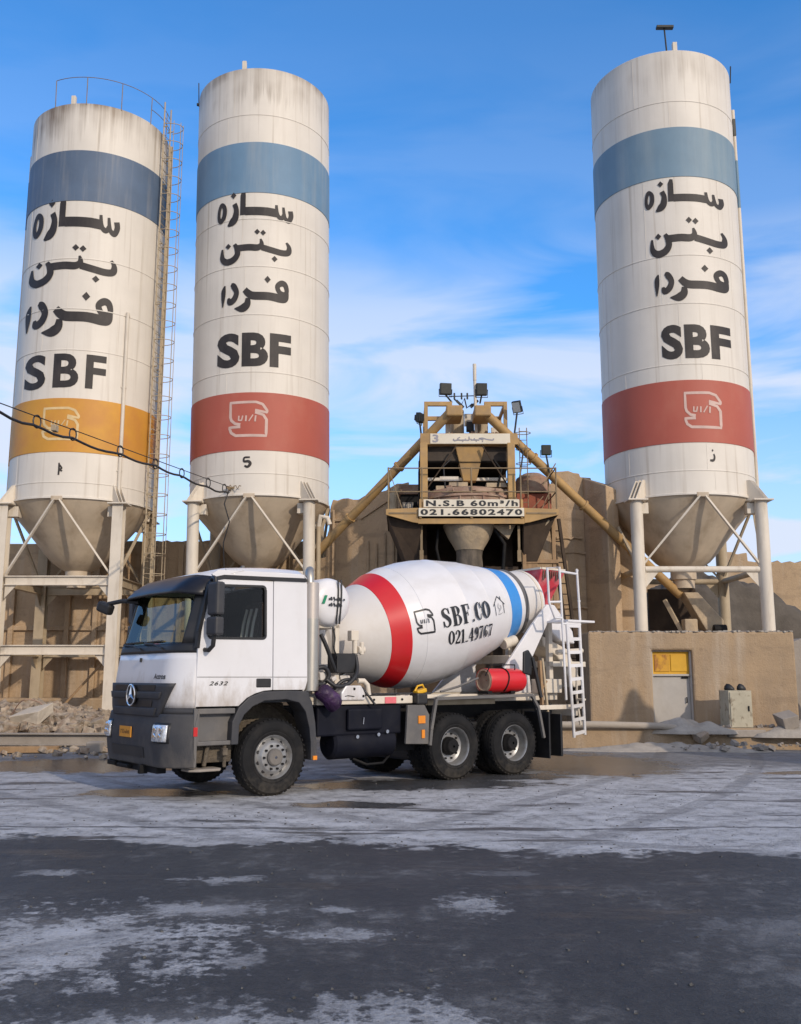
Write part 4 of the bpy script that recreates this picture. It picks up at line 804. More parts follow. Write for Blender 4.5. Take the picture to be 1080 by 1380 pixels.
# sloped side aprons and the dark inside
for sx in (-1, 1):
    X = lambda x: 1.87+sx*x
    v = [P(X(2.2), 24.6, 5.78), P(X(2.2), 27.0, 5.78), P(X(1.72), 27.0, 4.62), P(X(1.72), 24.8, 4.62), P(X(1.36), 24.5, 5.58), P(X(1.36), 24.8, 4.62)]
    v2 = [q+Vector((-sx*.03, .03, .01)) for q in v]
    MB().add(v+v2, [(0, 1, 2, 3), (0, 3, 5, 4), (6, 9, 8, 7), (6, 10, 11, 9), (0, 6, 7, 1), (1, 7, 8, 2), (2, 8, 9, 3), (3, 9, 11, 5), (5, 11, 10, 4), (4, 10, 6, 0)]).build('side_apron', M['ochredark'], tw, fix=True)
m = MB(); bb(m, (-.1, 27.15, 0), (3.9, 27.25, 5.93)); m.build('back_shade_sheet', M['ochredark'], tw)  # dark sheet standing in for the shade behind the bowl
m = MB(); m.lathe([(.70, 5.62), (.66, 5.5), (.56, 5.28), (.40, 5.02), (.37, 4.95)], 48, P(1.83, 25.1, 0)); m.build('mixing_bowl', M['hopper'], tw, smooth=40)
m = MB(); m.lathe([(.36, 4.949), (.34, 4.8), (.36, 4.55), (.33, 4.3), (.36, 4.1)], 32, P(1.83, 25.1, 0)); m.build('discharge_sleeve', mat('sooty_rubber_sleeve', (.16, .13, .10), .9, 0, .4, 4, (.04, .035, .03), .8, (4, 4, 1), .4, .65, .5, 10), tw, smooth=40)
m = MB().add([P(2.42, 24.8, 5.6), P(3.05, 24.8, 5.6), P(2.85, 24.8, 5.22), P(2.42, 25.3, 5.6), P(3.05, 25.3, 5.6), P(2.85, 25.0, 5.22)], [(0, 1, 2), (5, 4, 3), (0, 3, 4, 1), (1, 4, 5, 2), (2, 5, 3, 0)]); m.build('small_hopper', M['hopper'], tw, bevel=.01)
m = MB(); m.lathe([(1.05, 5.925), (1.33, 5.95), (1.35, 6.30), (1.40, 6.32), (1.40, 6.38), (1.30, 6.40), (1.26, 6.56), (.9, 6.66), (.3, 6.7)], 60, P(1.87, 25.75, 0)); m.build('mixer_pan', M['rust'], tw, smooth=40)
for x, w, z in ((1.3, .5, 6.72), (2.3, .7, 6.70), (.95, .3, 6.62)): m = MB(); bb(m, (x, 24.9, z-.06), (x+w, 25.5, z+.06)); m.build('pan_lid', M['hopper'], tw, bevel=.01)
m = MB(); bb(m, (1.05, 24.85, 6.80), (1.55, 24.9, 6.92)); m.build('name_tag', M['legwhite'], tw)
# upper storey
m = MB(); bb(m, (.72, 26.95, 6.5), (2.95, 27.0, 7.8)); bb(m, (.75, 25.0, 7.35), (2.9, 26.8, 7.36)); m.build('inner_shade_sheet', M['dark'], tw)  # dark sheets standing in for the shaded inside of the upper storey
m = MB(); bb(m, (.62, 25.12, 7.40), (3.02, 26.9, 7.795)); m.build('weigh_hopper', mat('black_weigh_hopper', (.05, .038, .03), .8, 0, .3, 2, (.12, .09, .06), .5, (2, 2, 2), .45, .75), tw, bevel=.02)
m = MB(); bb(m, (.72, 25.3, 6.9), (2.9, 25.4, 6.98)); m.build('cross_rail', M['legwhite'], tw)
m = MB().add([P(1.48, 24.95, 7.78), P(2.27, 24.95, 7.78), P(2.27, 25.5, 7.78), P(1.48, 25.5, 7.78), P(1.70, 25.15, 6.86), P(2.05, 25.15, 6.86), P(2.05, 25.45, 6.86), P(1.70, 25.45, 6.86)], [(0, 1, 5, 4), (1, 2, 6, 5), (2, 3, 7, 6), (3, 0, 4, 7), (0, 3, 2, 1), (4, 5, 6, 7)])
m.build('feed_spout', OC, tw, bevel=.015)
m = MB(); bb(m, (.53, 24.85, 7.80), (3.16, 25.1, 8.11)); bm_ = m.build('sign_beam', OC, tw, bevel=.01)
m = MB(); bb(m, (.80, 24.83, 7.815), (2.95, 24.848, 8.095)); so_ = m.build('sign_face', M['sign'], tw, bevel=.003)
# faded beam lettering
fl = [stroke([(815, 125, 14), (800, 150, 20), (740, 140, 20)]), stroke([(740, 142, 20), (690, 120, 18), (655, 128, 18), (700, 150, 20)]), stroke([(655, 150, 20), (600, 148, 22), (560, 150, 20)]), stroke([(600, 120, 12), (596, 148, 16)], False), stroke([(562, 128, 12), (560, 150, 14)], False),
      stroke([(540, 95, 10), (538, 150, 16), (500, 150, 20), (450, 152, 20), (420, 148, 22), (375, 158, 20), (368, 130, 14)]), stroke([(440, 105, 14), (415, 125, 14), (420, 148, 14)], False), stroke([(500, 128, 12), (497, 150, 14)], False), diamond(690, 172, 9), diamond(620, 170, 8), diamond(470, 172, 8)]
q = MB(); lay(q, fit(fl, (1.42, 7.86, 2.52, 8.03), (365, 85, 820, 180)), lambda x, y, d: P(x, 24.826-d*.5, y)); q.build('lettering', M['faded'], so_, fix=False)
q = MB(); vs, fs = font('3', .03); q.add([P(.86+.16*x, 24.825, 7.85+.22*y) for x, y in vs], fs); q.build('lettering', M['faded'], so_, fix=False)
m = MB(); bb(m, (.55, 25.1, 8.05), (3.14, 26.9, 8.12)); m.build('upper_deck', OC, tw)
for x, xe in ((.70, 1.42), (2.88, 2.3)):
    m = MB()
    for y in (25.2, 26.7): bb(m, (x-.05, y, 8.12), (x+.05, y+.1, 9.10)); bb(m, (min(x+.05 if x < 1 else xe, xe if x < 1 else x-.05), y, 8.98), (max(xe, x-.05) if x > 1 else xe, y+.1, 9.10))
    bb(m, (x-.04, 25.3, 9.0), (x+.04, 26.7, 9.09)); m.build('top_frame', OC, tw, bevel=.008)
for x, r in ((1.58, .20), (2.27, .18)): m = MB(); m.cyl(P(x, 25.8, 8.12), P(x, 25.8, 9.0), r, n=28); m.build('dust_collector', M['legtan'], tw, smooth=40)
for x0, x1 in ((1.22, 1.66), (1.98, 2.42)): m = MB(); bb(m, (x0, 24.50, 8.50), (x1, 25.4, 8.80)); m.build('conveyor_head', OC, tw, bevel=.04)
m = MB(); bb(m, (1.83, 25.5, 8.35), (2.04, 25.7, 8.62)); bb(m, (1.9, 25.4, 8.2), (2.1, 25.6, 8.34)); bb(m, (1.85, 25.6, 8.13), (1.99, 25.8, 8.2)); m.build('motor', M['black'], tw, bevel=.02)
for a_, b2_ in (((1.24, 25.4, 8.14), (1.36, 25.5, 8.62)), ((1.8, 25.9, 8.6), (2.06, 26, 8.95)), ((2.5, 25.4, 8.13), (2.8, 25.46, 8.42))):
    m = MB(); bb(m, a_, b2_); m.build('cover_plate', M['legwhite'], tw, bevel=.01)
m = MB()
for i in range(26): 
    x = rnd.uniform(.85, 2.85); m.box(P(x, 25.25+rnd.random()*.4, 8.17+rnd.random()*.06), (rnd.uniform(.04, .2), .1, rnd.uniform(.03, .16)), Matrix.Rotation(rnd.uniform(-.6, .6), 3, 'Y'))
m.build('cement_crust', M['rust'], tw, bevel=.01)
m = MB(); m.cyl(P(2.08, 25.35, 8.12), P(2.06, 25.35, 9.75), .042, n=12); m.cyl(P(2.06, 25.35, 9.75), P(2.06, 25.35, 10.22), .05, n=12); m.build('mast', M['legwhite'], tw, smooth=50)
m = MB(); m.cyl(P(1.35, 25.5, 9.33), P(2.3, 25.5, 9.36), .014, n=6)
for x in (1.5, 1.7, 1.86): m.cyl(P(x, 25.5, 9.25), P(x, 25.5, 9.43), .025, n=8)
m.tube([P(1.5, 25.5, 9.25), P(1.7, 25.5, 9.1), P(1.78, 25.5, 9.28), P(1.84, 25.5, 9.0), P(2.0, 25.5, 9.12)], .025, 8); m.bar(P(1.55, 25.45, 9.2), P(1.75, 25.45, 9.0), .06); m.bar(P(2.15, 25.45, 9.2), P(1.95, 25.45, 9.0), .06)
m.build('top_pulley_rig', M['lampdark'], tw)
# pipes, cables and crust
for pts, r, mm in (([(.5, 24.8, 5.95), (.5, 24.8, 7.0), (.55, 24.85, 7.75)], .03, 'dark'), ([(3.2, 24.75, 5.95), (3.18, 24.75, 6.9), (3.3, 24.9, 7.6), (3.1, 24.95, 7.85)], .022, 'cable'), ([(1.2, 24.9, 6.6), (1.15, 24.85, 7.2), (1.35, 24.9, 7.4)], .02, 'cable'),
                   ([(2.6, 24.9, 6.65), (2.7, 24.85, 7.1), (2.5, 24.9, 7.4)], .03, 'dark'), ([(.1, 24.6, 5.75), (.4, 24.75, 5.0), (.45, 25, 4.0)], .025, 'cable'), ([(3.9, 24.6, 5.7), (3.45, 24.8, 5.1), (3.2, 24.9, 4.4)], .03, 'legtan'),
                   ([(2.5, 24.9, 5.5), (2.75, 24.85, 5.1), (2.7, 24.9, 4.4)], .05, 'dark'), ([(1.0, 25.0, 5.5), (.95, 24.95, 5.0), (1.1, 25.0, 4.3)], .04, 'dark')):
    MB().tube([P(*q_) for q_ in pts], r, 8).build('hose', M[mm], tw, smooth=60)
m = MB()
for i in range(60):
    g = R_(rnd.uniform(180, 360)); rr = rnd.uniform(1.05, 1.42); m.box(P(1.87+rr*math.cos(g), 25.75+rr*math.sin(g), 6.0+rnd.random()*.62), (rnd.uniform(.05, .22), rnd.uniform(.04, .1), rnd.uniform(.03, .12)), Matrix.Rotation(g+math.pi/2, 3, 'Z'))
m.build('cement_crust', M['rust'], tw, bevel=.015)
m = MB()
for k in range(14): g = 2*math.pi*k/14; m.bar(P(1.87+1.36*math.cos(g), 25.75+1.36*math.sin(g), 5.95), P(1.87+1.36*math.cos(g), 25.75+1.36*math.sin(g), 6.33), .05, .04)
m.build('pan_rib', M['rust'], tw)
m = MB(); m.bar(P(.72, 24.82, 6.6), P(1.5, 24.82, 7.75), .05, .03); m.bar(P(2.9, 24.82, 6.6), P(2.2, 24.82, 7.75), .05, .03); m.build('cross_brace', M['ochredark'], tw)
for x0, x1 in ((-.30, .42), (3.28, 4.06)):
    m = MB(); bb(m, (x0, 24.34, 5.82), (x1, 24.359, 5.86)); m.build('fascia_lip', M['rail'], tw)
# railings of the platform
m = MB(); RY = 24.42
for z in (6.42, 7.05): m.cyl(P(-.32, RY, z), P(4.1, RY, z), .018, n=8)
for x in (-.32, 4.08):
    for z in (6.42, 7.05): m.cyl(P(x, RY, z), P(x, 27, z), .018, n=8)
for x in (-.32, .56, 1.86, 3.15, 4.08): m.cyl(P(x, RY, 5.92), P(x, RY, 7.07), .022, n=8)
for x in (-.32, 4.08): m.cyl(P(x, 27, 5.92), P(x, 27, 7.07), .022, n=8); m.cyl(P(x, 25.7, 5.92), P(x, 25.7, 7.07), .02, n=8)
m.bar(P(-.30, RY, 7.0), P(.05, RY, 5.95), .035, .02); m.bar(P(-.15, 25.6, 6.6), P(.2, 25.6, 5.95), .04, .02); m.bar(P(4.1, RY+.1, 7.2), P(3.75, RY+.1, 6.6), .03); m.bar(P(3.9, 25.5, 6.5), P(3.4, 25.5, 5.95), .04, .02); m.bar(P(4.0, 25.3, 6.5), P(3.75, 25.3, 5.95), .04, .02)
m.build('railing', M['rail'], tw)
# control cabin on the left of the deck, red bin and dusty filter on the right
m = MB(); bb(m, (.0, 26.3, 5.93), (.62, 27.0, 6.92)); m.build('control_cabin', M['dark'], tw, bevel=.01)
m = MB(); bb(m, (-.05, 26.2, 6.7), (.66, 27.05, 6.98)); m.build('cabin_roof', M['rust'], tw, bevel=.02)
m = MB(); bb(m, (.05, 26.1, 6.0), (.36, 26.29, 6.45)); au = m.build('cooling_unit', M['greylight'], tw, bevel=.01)
m = MB()
for i in range(5): bb(m, (.09+.055*i, 26.08, 6.04), (.115+.055*i, 26.098, 6.40))
m.build('slat', M['legwhite'], au)
m = MB(); m.tube([P(-.2, 25.9, 5.95), P(-.2, 25.9, 6.6), P(-.1, 25.9, 6.8)], .12, 12); m.build('dust_hose', M['legtan'], tw, smooth=50)
m = MB(); bb(m, (3.25, 26.1, 5.93), (4.22, 26.9, 6.70)); m.build('red_bin', M['redbox'], tw, bevel=.015)
m = MB(); m.lathe([(.01, 7.35), (.25, 7.33), (.45, 7.2), (.52, 6.95), (.52, 6.72)], 24, P(3.75, 26.5, 0)); m.build('dust_filter', M['rust'], tw, smooth=40)
# small caged ladder on the upper right
m = MB()
for x in (3.22, 3.42): m.cyl(P(x, 25.0, 5.95), P(x, 25.0, 8.3), .014, n=6)
for z in lin(6, 8.2, 9): m.cyl(P(3.22, 25, z), P(3.42, 25, z), .01, n=6)
for z in (7.3, 7.7, 8.15): m.tube([P(3.32+.2*math.cos(g), 25-.2*math.sin(g)*.8, z) for g in [R_(k) for k in range(0, 361, 20)]], .011, 5)
m.build('cage_ladder', M['rail'], tw)
# stair on the right, brackets and planks under the deck
m = MB(); 
for d in (0, .22): m.bar(P(3.98+d, 24.9, 5.78), P(4.62+d, 25.2, .4), .05, .09)
for k in lin(.06, .94, 17): m.bar(P(3.98+.64*k, 24.9+.3*k, 5.78-5.38*k), P(4.20+.64*k, 24.9+.3*k, 5.78-5.38*k), .03)
m.build('stair', M['ochredark'], tw)
m = MB(); bb(m, (3.2, 24.8, 4.58), (4.15, 25.0, 4.68)); bb(m, (3.22, 24.82, 4.2), (3.6, 24.9, 4.58)); bb(m, (3.2, 24.75, 3.9), (3.3, 24.85, 4.9)); bb(m, (4.0, 24.85, 2.5), (4.1, 24.95, 5.78)); bb(m, (3.3, 25.2, 3.9), (4.0, 25.3, 4.1)); m.build('side_bracket', M['wood'], tw, bevel=.01)
for x in (.55, 3.10): m = MB(); bb(m, (x-.03, 24.60, 4.9), (x+.03, 24.64, 5.55)); bb(m, (x-.05, 24.58, 4.6), (x+.05, 24.64, 4.9)); m.build('hanger_post', M['rail'], tw)
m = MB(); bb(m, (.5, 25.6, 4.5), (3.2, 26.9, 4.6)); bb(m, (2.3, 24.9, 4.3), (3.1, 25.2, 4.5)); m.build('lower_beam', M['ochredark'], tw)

# screw conveyors
def conveyor(label, a, b_, r=.125):
    c = thing('screw_conveyor', label, 'conveyor', a, 0, 'screw conveyors'); d = Vector(b_)-Vector(a)
    MB().cyl((0, 0, 0), d, r, n=24).build('tube', OC, c, smooth=40)
    for t_ in (.25, .5, .75): MB().cyl(d*t_-d.normalized()*.03, d*t_+d.normalized()*.03, r+.04, n=24).build('flange', OC, c, smooth=40)
    return c
conveyor('long ochre screw conveyor tube running from the tower top down to the middle silo', (1.34, 24.66, 8.64), (-4.2, 28.4, 3.5))
conveyor('long ochre screw conveyor tube running from the tower top down to the right silo', (2.16, 24.66, 8.72), (8.0, 27.2, 3.95))
# two posts beside the left conveyor
vp = thing('vent_pipe', 'pale bent vent pipe with a cap beside the lower end of the left conveyor', 'pipe', (-2.35, 27.0, 0))
MB().cyl((0, 0, .2), (0, 0, 5.9), .07, n=14).build('pipe', M['legtan'], vp, smooth=40); MB().tube([(0, 0, 5.9), (.05, -.05, 6.2), (.25, -.05, 6.15), (.32, -.05, 5.95)], .07, 12).build('cap_elbow', M['legwhite'], vp, smooth=40)
MB().cyl((-.22, .1, .2), (-.22, .1, 5.2), .09, n=14).build('pipe', M['legtan'], vp, smooth=40)

# floodlights
def flood(label, base, head, rz, tilt, sz=(.36, .14, .30), hm='lampdark', post=True):
    f_ = thing('floodlight', label, 'floodlight', base, 0, 'floodlights on the tower'); h = Vector(head)-Vector(base)
    if post: MB().cyl((0, 0, 0), h-Vector((0, 0, sz[2]/2)), .025, n=8).build('post', M['lampdark'], f_)
    rot = Matrix.Rotation(rz, 3, 'Z') @ Matrix.Rotation(tilt, 3, 'X')
    ho = MB(); ho.box((0, 0, 0), sz); ho.box((0, sz[1]*.7, 0), (sz[0]*.6, sz[1]*.5, sz[2]*.6)); ho.v = [tuple(rot @ Vector(q)+h) for q in ho.v]; hh = ho.build('housing', M[hm], f_, bevel=.015)
    gl = MB(); gl.box((0, -sz[1]/2-.006, 0), (sz[0]*.86, .008, sz[2]*.84)); gl.v = [tuple(rot @ Vector(q)+h) for q in gl.v]; gl.build('glass', M['lampglass'] if hm == 'lampdark' and rz < -.1 else M['lampdark'], hh)
    br = MB(); br.tube([rot @ Vector(q)+h for q in ((-sz[0]/2-.02, 0, 0), (-sz[0]/2-.02, 0, -sz[2]/2-.05), (sz[0]/2+.02, 0, -sz[2]/2-.05), (sz[0]/2+.02, 0, 0))], .012, 6); br.build('yoke', M['lampdark'], f_)
flood('square dark floodlight at the upper left of the mast on the tower', (1.42, 25.3, 9.1), (1.24, 25.2, 9.45), .15, .1, (.32, .14, .32))
flood('square dark floodlight at the upper right of the mast on the tower', (2.2, 25.4, 9.1), (2.24, 25.3, 9.47), .05, .1, (.30, .14, .34))
flood('small narrow floodlight on the left end of the sign beam', (.56, 24.95, 8.1), (.52, 24.9, 8.55), 1.1, .1, (.24, .14, .26))
flood('tilted floodlight with pale glass on the right end of the sign beam', (3.08, 24.95, 8.1), (3.16, 24.9, 8.86), -.5, .5, (.24, .12, .32))
flood('green backed floodlight on a post at the right corner of the platform', (4.08, 25.3, 7.0), (3.98, 25.3, 7.75), 0, .1, (.26, .12, .28), 'lampgreen')
# ================================================================ THE CONCRETE MIXER TRUCK  (local x = towards the tail, y = towards the far side)
TH = R_(37.5); TL = Vector((-1.8211, 13.837, -.02)); TM = Matrix.Translation(TL) @ Matrix.Rotation(TH, 4, 'Z')
tk = thing('mixer_truck', 'white concrete mixer truck with a red and blue banded drum, parked before the silos', 'mixer truck', TL, TH)
WB = 3.44
def wheel(u, v, far=False, rear=False, steer=0):
    w = thing('wheel', '', '', (u, v, .54), math.pi if far else steer); del w['label']; del w['category']; w.parent = tk
    Yx = (0, 1, 0)
    def tyre(o):
        m = MB(); m.lathe([(.295, o+.03), (.31, o+.0), (.345, o-.012), (.36, o-.008), (.375, o-.016), (.43, o-.018), (.475, o-.006), (.49, o-.006), (.515, o+.022), (.532, o+.045), (.54, o+.075), (.54, o+.10), (.530, o+.105), (.530, o+.117), (.54, o+.122), (.54, o+.148), (.530, o+.152), (.530, o+.164), (.54, o+.168), (.54, o+.215), (.532, o+.25), (.515, o+.275), (.475, o+.31), (.40, o+.315), (.30, o+.28)], 72, (0, 0, 0), Yx)
        k = 0
        for i in range(44):                                                    # shoulder lugs
            g = 2*math.pi*i/44
            for oo in (o+.038, o+.252):
                c = Vector((.526*math.cos(g), oo, .526*math.sin(g)))
                m.box(c, (.016, .055, .034), Matrix.Rotation(-g, 3, 'Y'))
        return m.build('tyre', M['rubber'], w, smooth=28, fix=False)
    tyre(0)
    if rear:
        tyre(.345)
        m = MB().lathe([(.312, .012), (.300, -.006), (.288, .01), (.278, .05), (.276, .13), (.262, .165), (.23, .185), (.14, .19), (.05, .19)], 60, (0, 0, 0), Yx)
        rm = m.build('rim', M['rim'], w, smooth=28)
        m = MB().lathe([(.15, .19), (.145, .12), (.12, .085), (.115, .05), (.10, .035), (.02, .03)], 32, (0, 0, 0), Yx); m.build('hub', M['dark'], w, smooth=30)
        q = .17; rr = .205
    else:
        m = MB().lathe([(.312, .012), (.300, -.008), (.285, .012), (.272, .05), (.262, .062), (.243, .05), (.215, .012), (.195, -.006), (.14, -.012), (.05, -.012)], 60, (0, 0, 0), Yx)
        rm = m.build('rim', M['rim'], w, smooth=28)
        m = MB().lathe([(.122, -.012), (.118, -.05), (.10, -.07), (.02, -.072)], 32, (0, 0, 0), Yx); m.build('hub', M['greylight'], w, smooth=30)
        q = -.03; rr = .165
        for i in range(10 if not far else 0):
            m = MB(); g = 2*math.pi*(i+.5)/10; c = Vector((.238*math.cos(g), .044, .238*math.sin(g))); nrm = Vector((math.cos(g)*.55, -.83, math.sin(g)*.55)).normalized()
            m.cyl(c-nrm*.008, c+nrm*.004, .026, n=12).build('vent_hole', M['black'], w)
    for i in range(10 if not far else 0):
        m = MB(); g = 2*math.pi*i/10; m.cyl((rr*math.cos(g), q+.02, rr*math.sin(g)), (rr*math.cos(g), q-.012, rr*math.sin(g)), .017, n=6).build('wheel_nut', M['dark'], w)
    return w
wheel(.03, 0); wheel(.03, 2.5, True); 
for u in (WB, WB+1.345): wheel(u, .02, False, True); wheel(u, 2.48, True, True)

# ---- cab: front surface
def fz(z):
    K = [(.4, -1.47), (1.2, -1.49), (1.6, -1.50), (2.0, -1.44), (2.12, -1.41), (2.88, -1.20), (3.0, -1.12), (3.1, -1.02), (3.17, -.8)]
    for (a, b_), (c, d) in zip(K, K[1:]):
        if z <= c: return b_+(d-b_)*(z-a)/(c-a)
    return K[-1][1]
VC = 1.24
def cor(v): return .30*max(0, (abs(v-VC)-.78)/.46)**2.3
def side(z): return .055*max(0, (z-2.0)/1.2)
def fr_(v, z, off=0.0):
    s_ = side(z); vv = VC+(v-VC)*(1-s_/VC)
    return (fz(z)+cor(v)+off, vv, z)
VS = [0, .03, .07, .12, .18, .25, .33, .42, .5]+lin(.6, 1.88, 10)+[1.98, 2.06, 2.15, 2.23, 2.30, 2.36, 2.41, 2.45, 2.48]
def fgrid(z0, z1, n, v0=0, v1=2.48, off=0.0):
    vs = [v0]+[v for v in VS if v0+.02 < v < v1-.02]+[v1]
    return MB().grid(lambda v, z: fr_(v, z, off), vs, lin(z0, z1, n))
hood = fgrid(1.24, 1.985, 8).build('hood', M['white'], tk, smooth=40, solid=.03)
fgrid(1.985, 2.115, 3, .0, 2.48, -.004).build('windscreen_sill', M['black'], tk, smooth=40, solid=.03)
fgrid(2.115, 2.90, 8, .20, 2.28, -.002).build('windscreen', M['glass'], tk, smooth=40)
for a, b_ in ((0, .20), (2.28, 2.48)): fgrid(2.115, 2.97, 8, a, b_, -.004).build('windscreen_pillar', M['black'], tk, smooth=40, solid=.03)
m = MB()
m.grid(lambda v, z: fr_(v, z, 0), VS, lin(2.90, 3.17, 6))
def roofp(v, u):
    ed = min(1, max(0, (abs(v-VC)-.95)/.25)); z = 3.17+.075*math.sin(math.pi*min(1, max(0, (u+.95)/2.4)))-.085*ed**2
    return (u, VC+(v-VC)*(1-side(z)/VC), z-(.05 if u > .52 else 0))
m.grid(lambda v, u: roofp(v, u) if u > -.79 else (lambda p: (p[0], p[1], p[2]))(fr_(v, 3.17)), VS, [-.80]+lin(-.7, .5, 8)+[.56])
m.build('roof', M['white'], tk, smooth=50, solid=.03)
# side panels cut from outlines with a window hole
def panel(nm, outer, hole, v0, m_, par, far=False, t_=.035):
    b2 = bmesh.new(); E = []
    for loop in ([outer, hole] if hole else [outer]):
        vs = [b2.verts.new((u, (2.48-v0-side(z)) if far else v0+side(z), z)) for u, z in loop]
        E += [b2.edges.new((vs[i], vs[(i+1) % len(vs)])) for i in range(len(vs))]
    bmesh.ops.triangle_fill(b2, edges=E, use_beauty=True, use_dissolve=False)
    me = bpy.data.meshes.new(nm); b2.to_mesh(me); b2.free(); me.materials.append(m_)
    o = bpy.data.objects.new(nm, me); C.objects.link(o); o.parent = par
    q_ = o.modifiers.new('thickness', 'SOLIDIFY'); q_.thickness = t_; q_.offset = 0
    q_ = o.modifiers.new('bevel', 'BEVEL'); q_.width = .006; q_.segments = 2; q_.limit_method = 'ANGLE'; q_.angle_limit = R_(50)
    return o
def arc(cu, cz, r, a0, a1, n=6): return [(cu+r*math.cos(R_(a)), cz+r*math.sin(R_(a))) for a in lin(a0, a1, n)]
win = arc(-1.00, 2.24, .05, 180, 270)+arc(-.20, 2.25, .05, 270, 360)+arc(-.20, 2.90, .05, 0, 90)+arc(-.87, 2.87, .06, 90, 165)
dout = [(-1.21, 1.26), (-.56, 1.26), (-.50, 1.31), (-.43, 1.37), (-.30, 1.43), (-.16, 1.465), (-.025, 1.475), (-.025, 3.035), (-.90, 3.02), (-.99, 2.98), (-1.03, 2.90), (-1.20, 2.10)]
for far in (False, True):
    dr = panel('door', dout, win, 0, M['white'], tk, far)
    yv = (lambda z, o=0: 2.48-side(z)-o) if far else (lambda z, o=0: side(z)+o)
    m = MB().add([(u, yv(z, .012), z) for u, z in win], [tuple(range(len(win)))]); m.build('door_window', M['sideglass'], dr)
    m = MB()
    for i in range(len(win)):
        a, b_ = win[i], win[(i+1) % len(win)]; m.bar((a[0], yv(a[1], -.006), a[1]), (b_[0], yv(b_[1], -.006), b_[1]), .035, .035)
    m.build('window_seal', M['black'], dr)
    if not far:
        h = MB().box((-.17, -.012, 1.575), (.24, .03, .13)); hp = h.build('handle', M['black'], dr, bevel=.02); MB().box((-.17, -.032, 1.60), (.19, .014, .045)).build('handle_grip', M['grey'], hp, bevel=.006) if False else None
        MB().bb((-1.2, -.0195, 1.655), (-.03, -.0155, 1.662)).build('crease', M['greylight'], dr)
        q = MB(); vs, fs = font('2632', .015, 1.15); q.add([(-1.02+.27*x+.03*y, -.0205, 1.545+.055*y) for x, y in vs], fs); q.build('lettering', M['dark'], dr, fix=False)
    panel('cab_side', [(-.012, 1.475), (.52, 1.475), (.56, 1.6), (.56, 3.02), (.53, 3.09), (-.012, 3.045)], None, 0, M['white'], tk, far)
    panel('roof_edge', [(-.012, 3.052), (.53, 3.095), (.50, 3.16), (-.3, 3.165), (-.9, 3.15), (-1.0, 3.08), (-.95, 3.03), (-.5, 3.038)], None, .012, M['white'], tk, far)
    m = MB()
    pth = [(.53, 3.085), (-.1, 3.068), (-.82, 3.052), (-.95, 3.02), (-1.04, 2.93), (-1.10, 2.68), (-1.19, 2.28), (-1.215, 2.05)]
    for a, b_ in zip(pth, pth[1:]): m.bar((a[0], yv(a[1], -.012), a[1]), (b_[0], yv(b_[1], -.012), b_[1]), .05, .055)
    m.build('drip_rail', M['black'], tk)
    if not far: MB().bb((-.01, -.0195, 1.655), (.55, -.0155, 1.662)).build('crease', M['greylight'], tk)
MB().bb((.53, .06, 1.3), (.56, 2.42, 3.1)).build('cab_rear', M['white'], tk, bevel=.02)
MB().box((-.28, .5, 3.245), (.05, .05, .09)).build('roof_marker', M['greylight'], tk, bevel=.01)
# cab inside
MB().bb((-1.2, .06, 1.30), (.5, 2.42, 1.36)).build('cab_floor', M['black'], tk)
MB().bb((.44, .08, 1.4), (.50, 2.40, 3.05)).build('cab_lining', M['seat'], tk)
m = MB().prism([(-1.42, 1.95), (-1.05, 2.05), (-.95, 2.0), (-.95, 1.7), (-1.42, 1.5)], lambda a, b_, d: (a, .25+d, b_), 1.98); m.build('dashboard', M['greylight'], tk, bevel=.02)
m = MB(); m.tube([(-.78+.08*math.sin(R_(g)), .62+.22*math.cos(R_(g)), 2.12+.20*math.sin(R_(g))) for g in range(0, 361, 20)], .016, 8); m.bar((-.78, .42, 2.12), (-.78, .82, 2.12), .03); m.bar((-.8, .62, 2.1), (-.98, .62, 1.95), .05); m.build('steering_wheel', M['black'], tk)
for v in (.60, 1.85):
    st = MB(); st.box((-.28, v, 1.98), (.5, .5, .14)); st.box((-.02, v, 2.38), (.14, .48, .75), Matrix.Rotation(.15, 3, 'Y')); st.box((.06, v, 2.83), (.10, .28, .18)); s1 = st.build('seat', M['seat'], tk, bevel=.04)
    m = MB()
    for dv in (-.16, 0.0, .14):
        m.tube([(-.42, v+dv, 2.065), (-.20, v+dv, 2.08), (-.13, v+dv+.02, 2.2), (-.09, v+dv+.03, 2.45), (-.05, v+dv, 2.66)], .026, 8)
    m.build('seat_stripe', M['stripe'], s1, smooth=60)
m = MB(); m.box((-1.2, 1.5, 2.12), (.12, .30, .06)); m.build('dash_cloth', M['pink'], tk, bevel=.02)
MB().add([(.425, .35, 2.2), (.425, .35, 2.95), (.425, 1.2, 2.95), (.425, 1.2, 2.3)], [(0, 1, 2, 3)]).build('cab_curtain', mat('olive_curtain', (.30, .27, .13), .9, 0, .3, 3), tk)
# visor over the windscreen
def vis(v, k):
    z = 2.82+.26*k; p = fr_(v, z); dip = .20*max(0, (abs(v-VC)-.85)/.4)**2
    return (p[0]-.20+.13*k+dip*.4, p[1], z-dip*.25+.02*(1-abs(v-VC)/1.24))
m = MB().grid(vis, lin(.02, 2.46, 24), lin(0, 1, 5)); m.build('sun_visor', M['visor'], tk, smooth=60, solid=.02)
m = MB().grid(lambda v, k: (lambda a, b_: tuple(a[i]+(b_[i]-a[i])*k for i in range(3)))(vis(v, 0), fr_(v, 2.88, -.01)), lin(.05, 2.43, 24), [0, 1]); m.build('visor_underside', M['black'], tk, smooth=60, solid=.015)
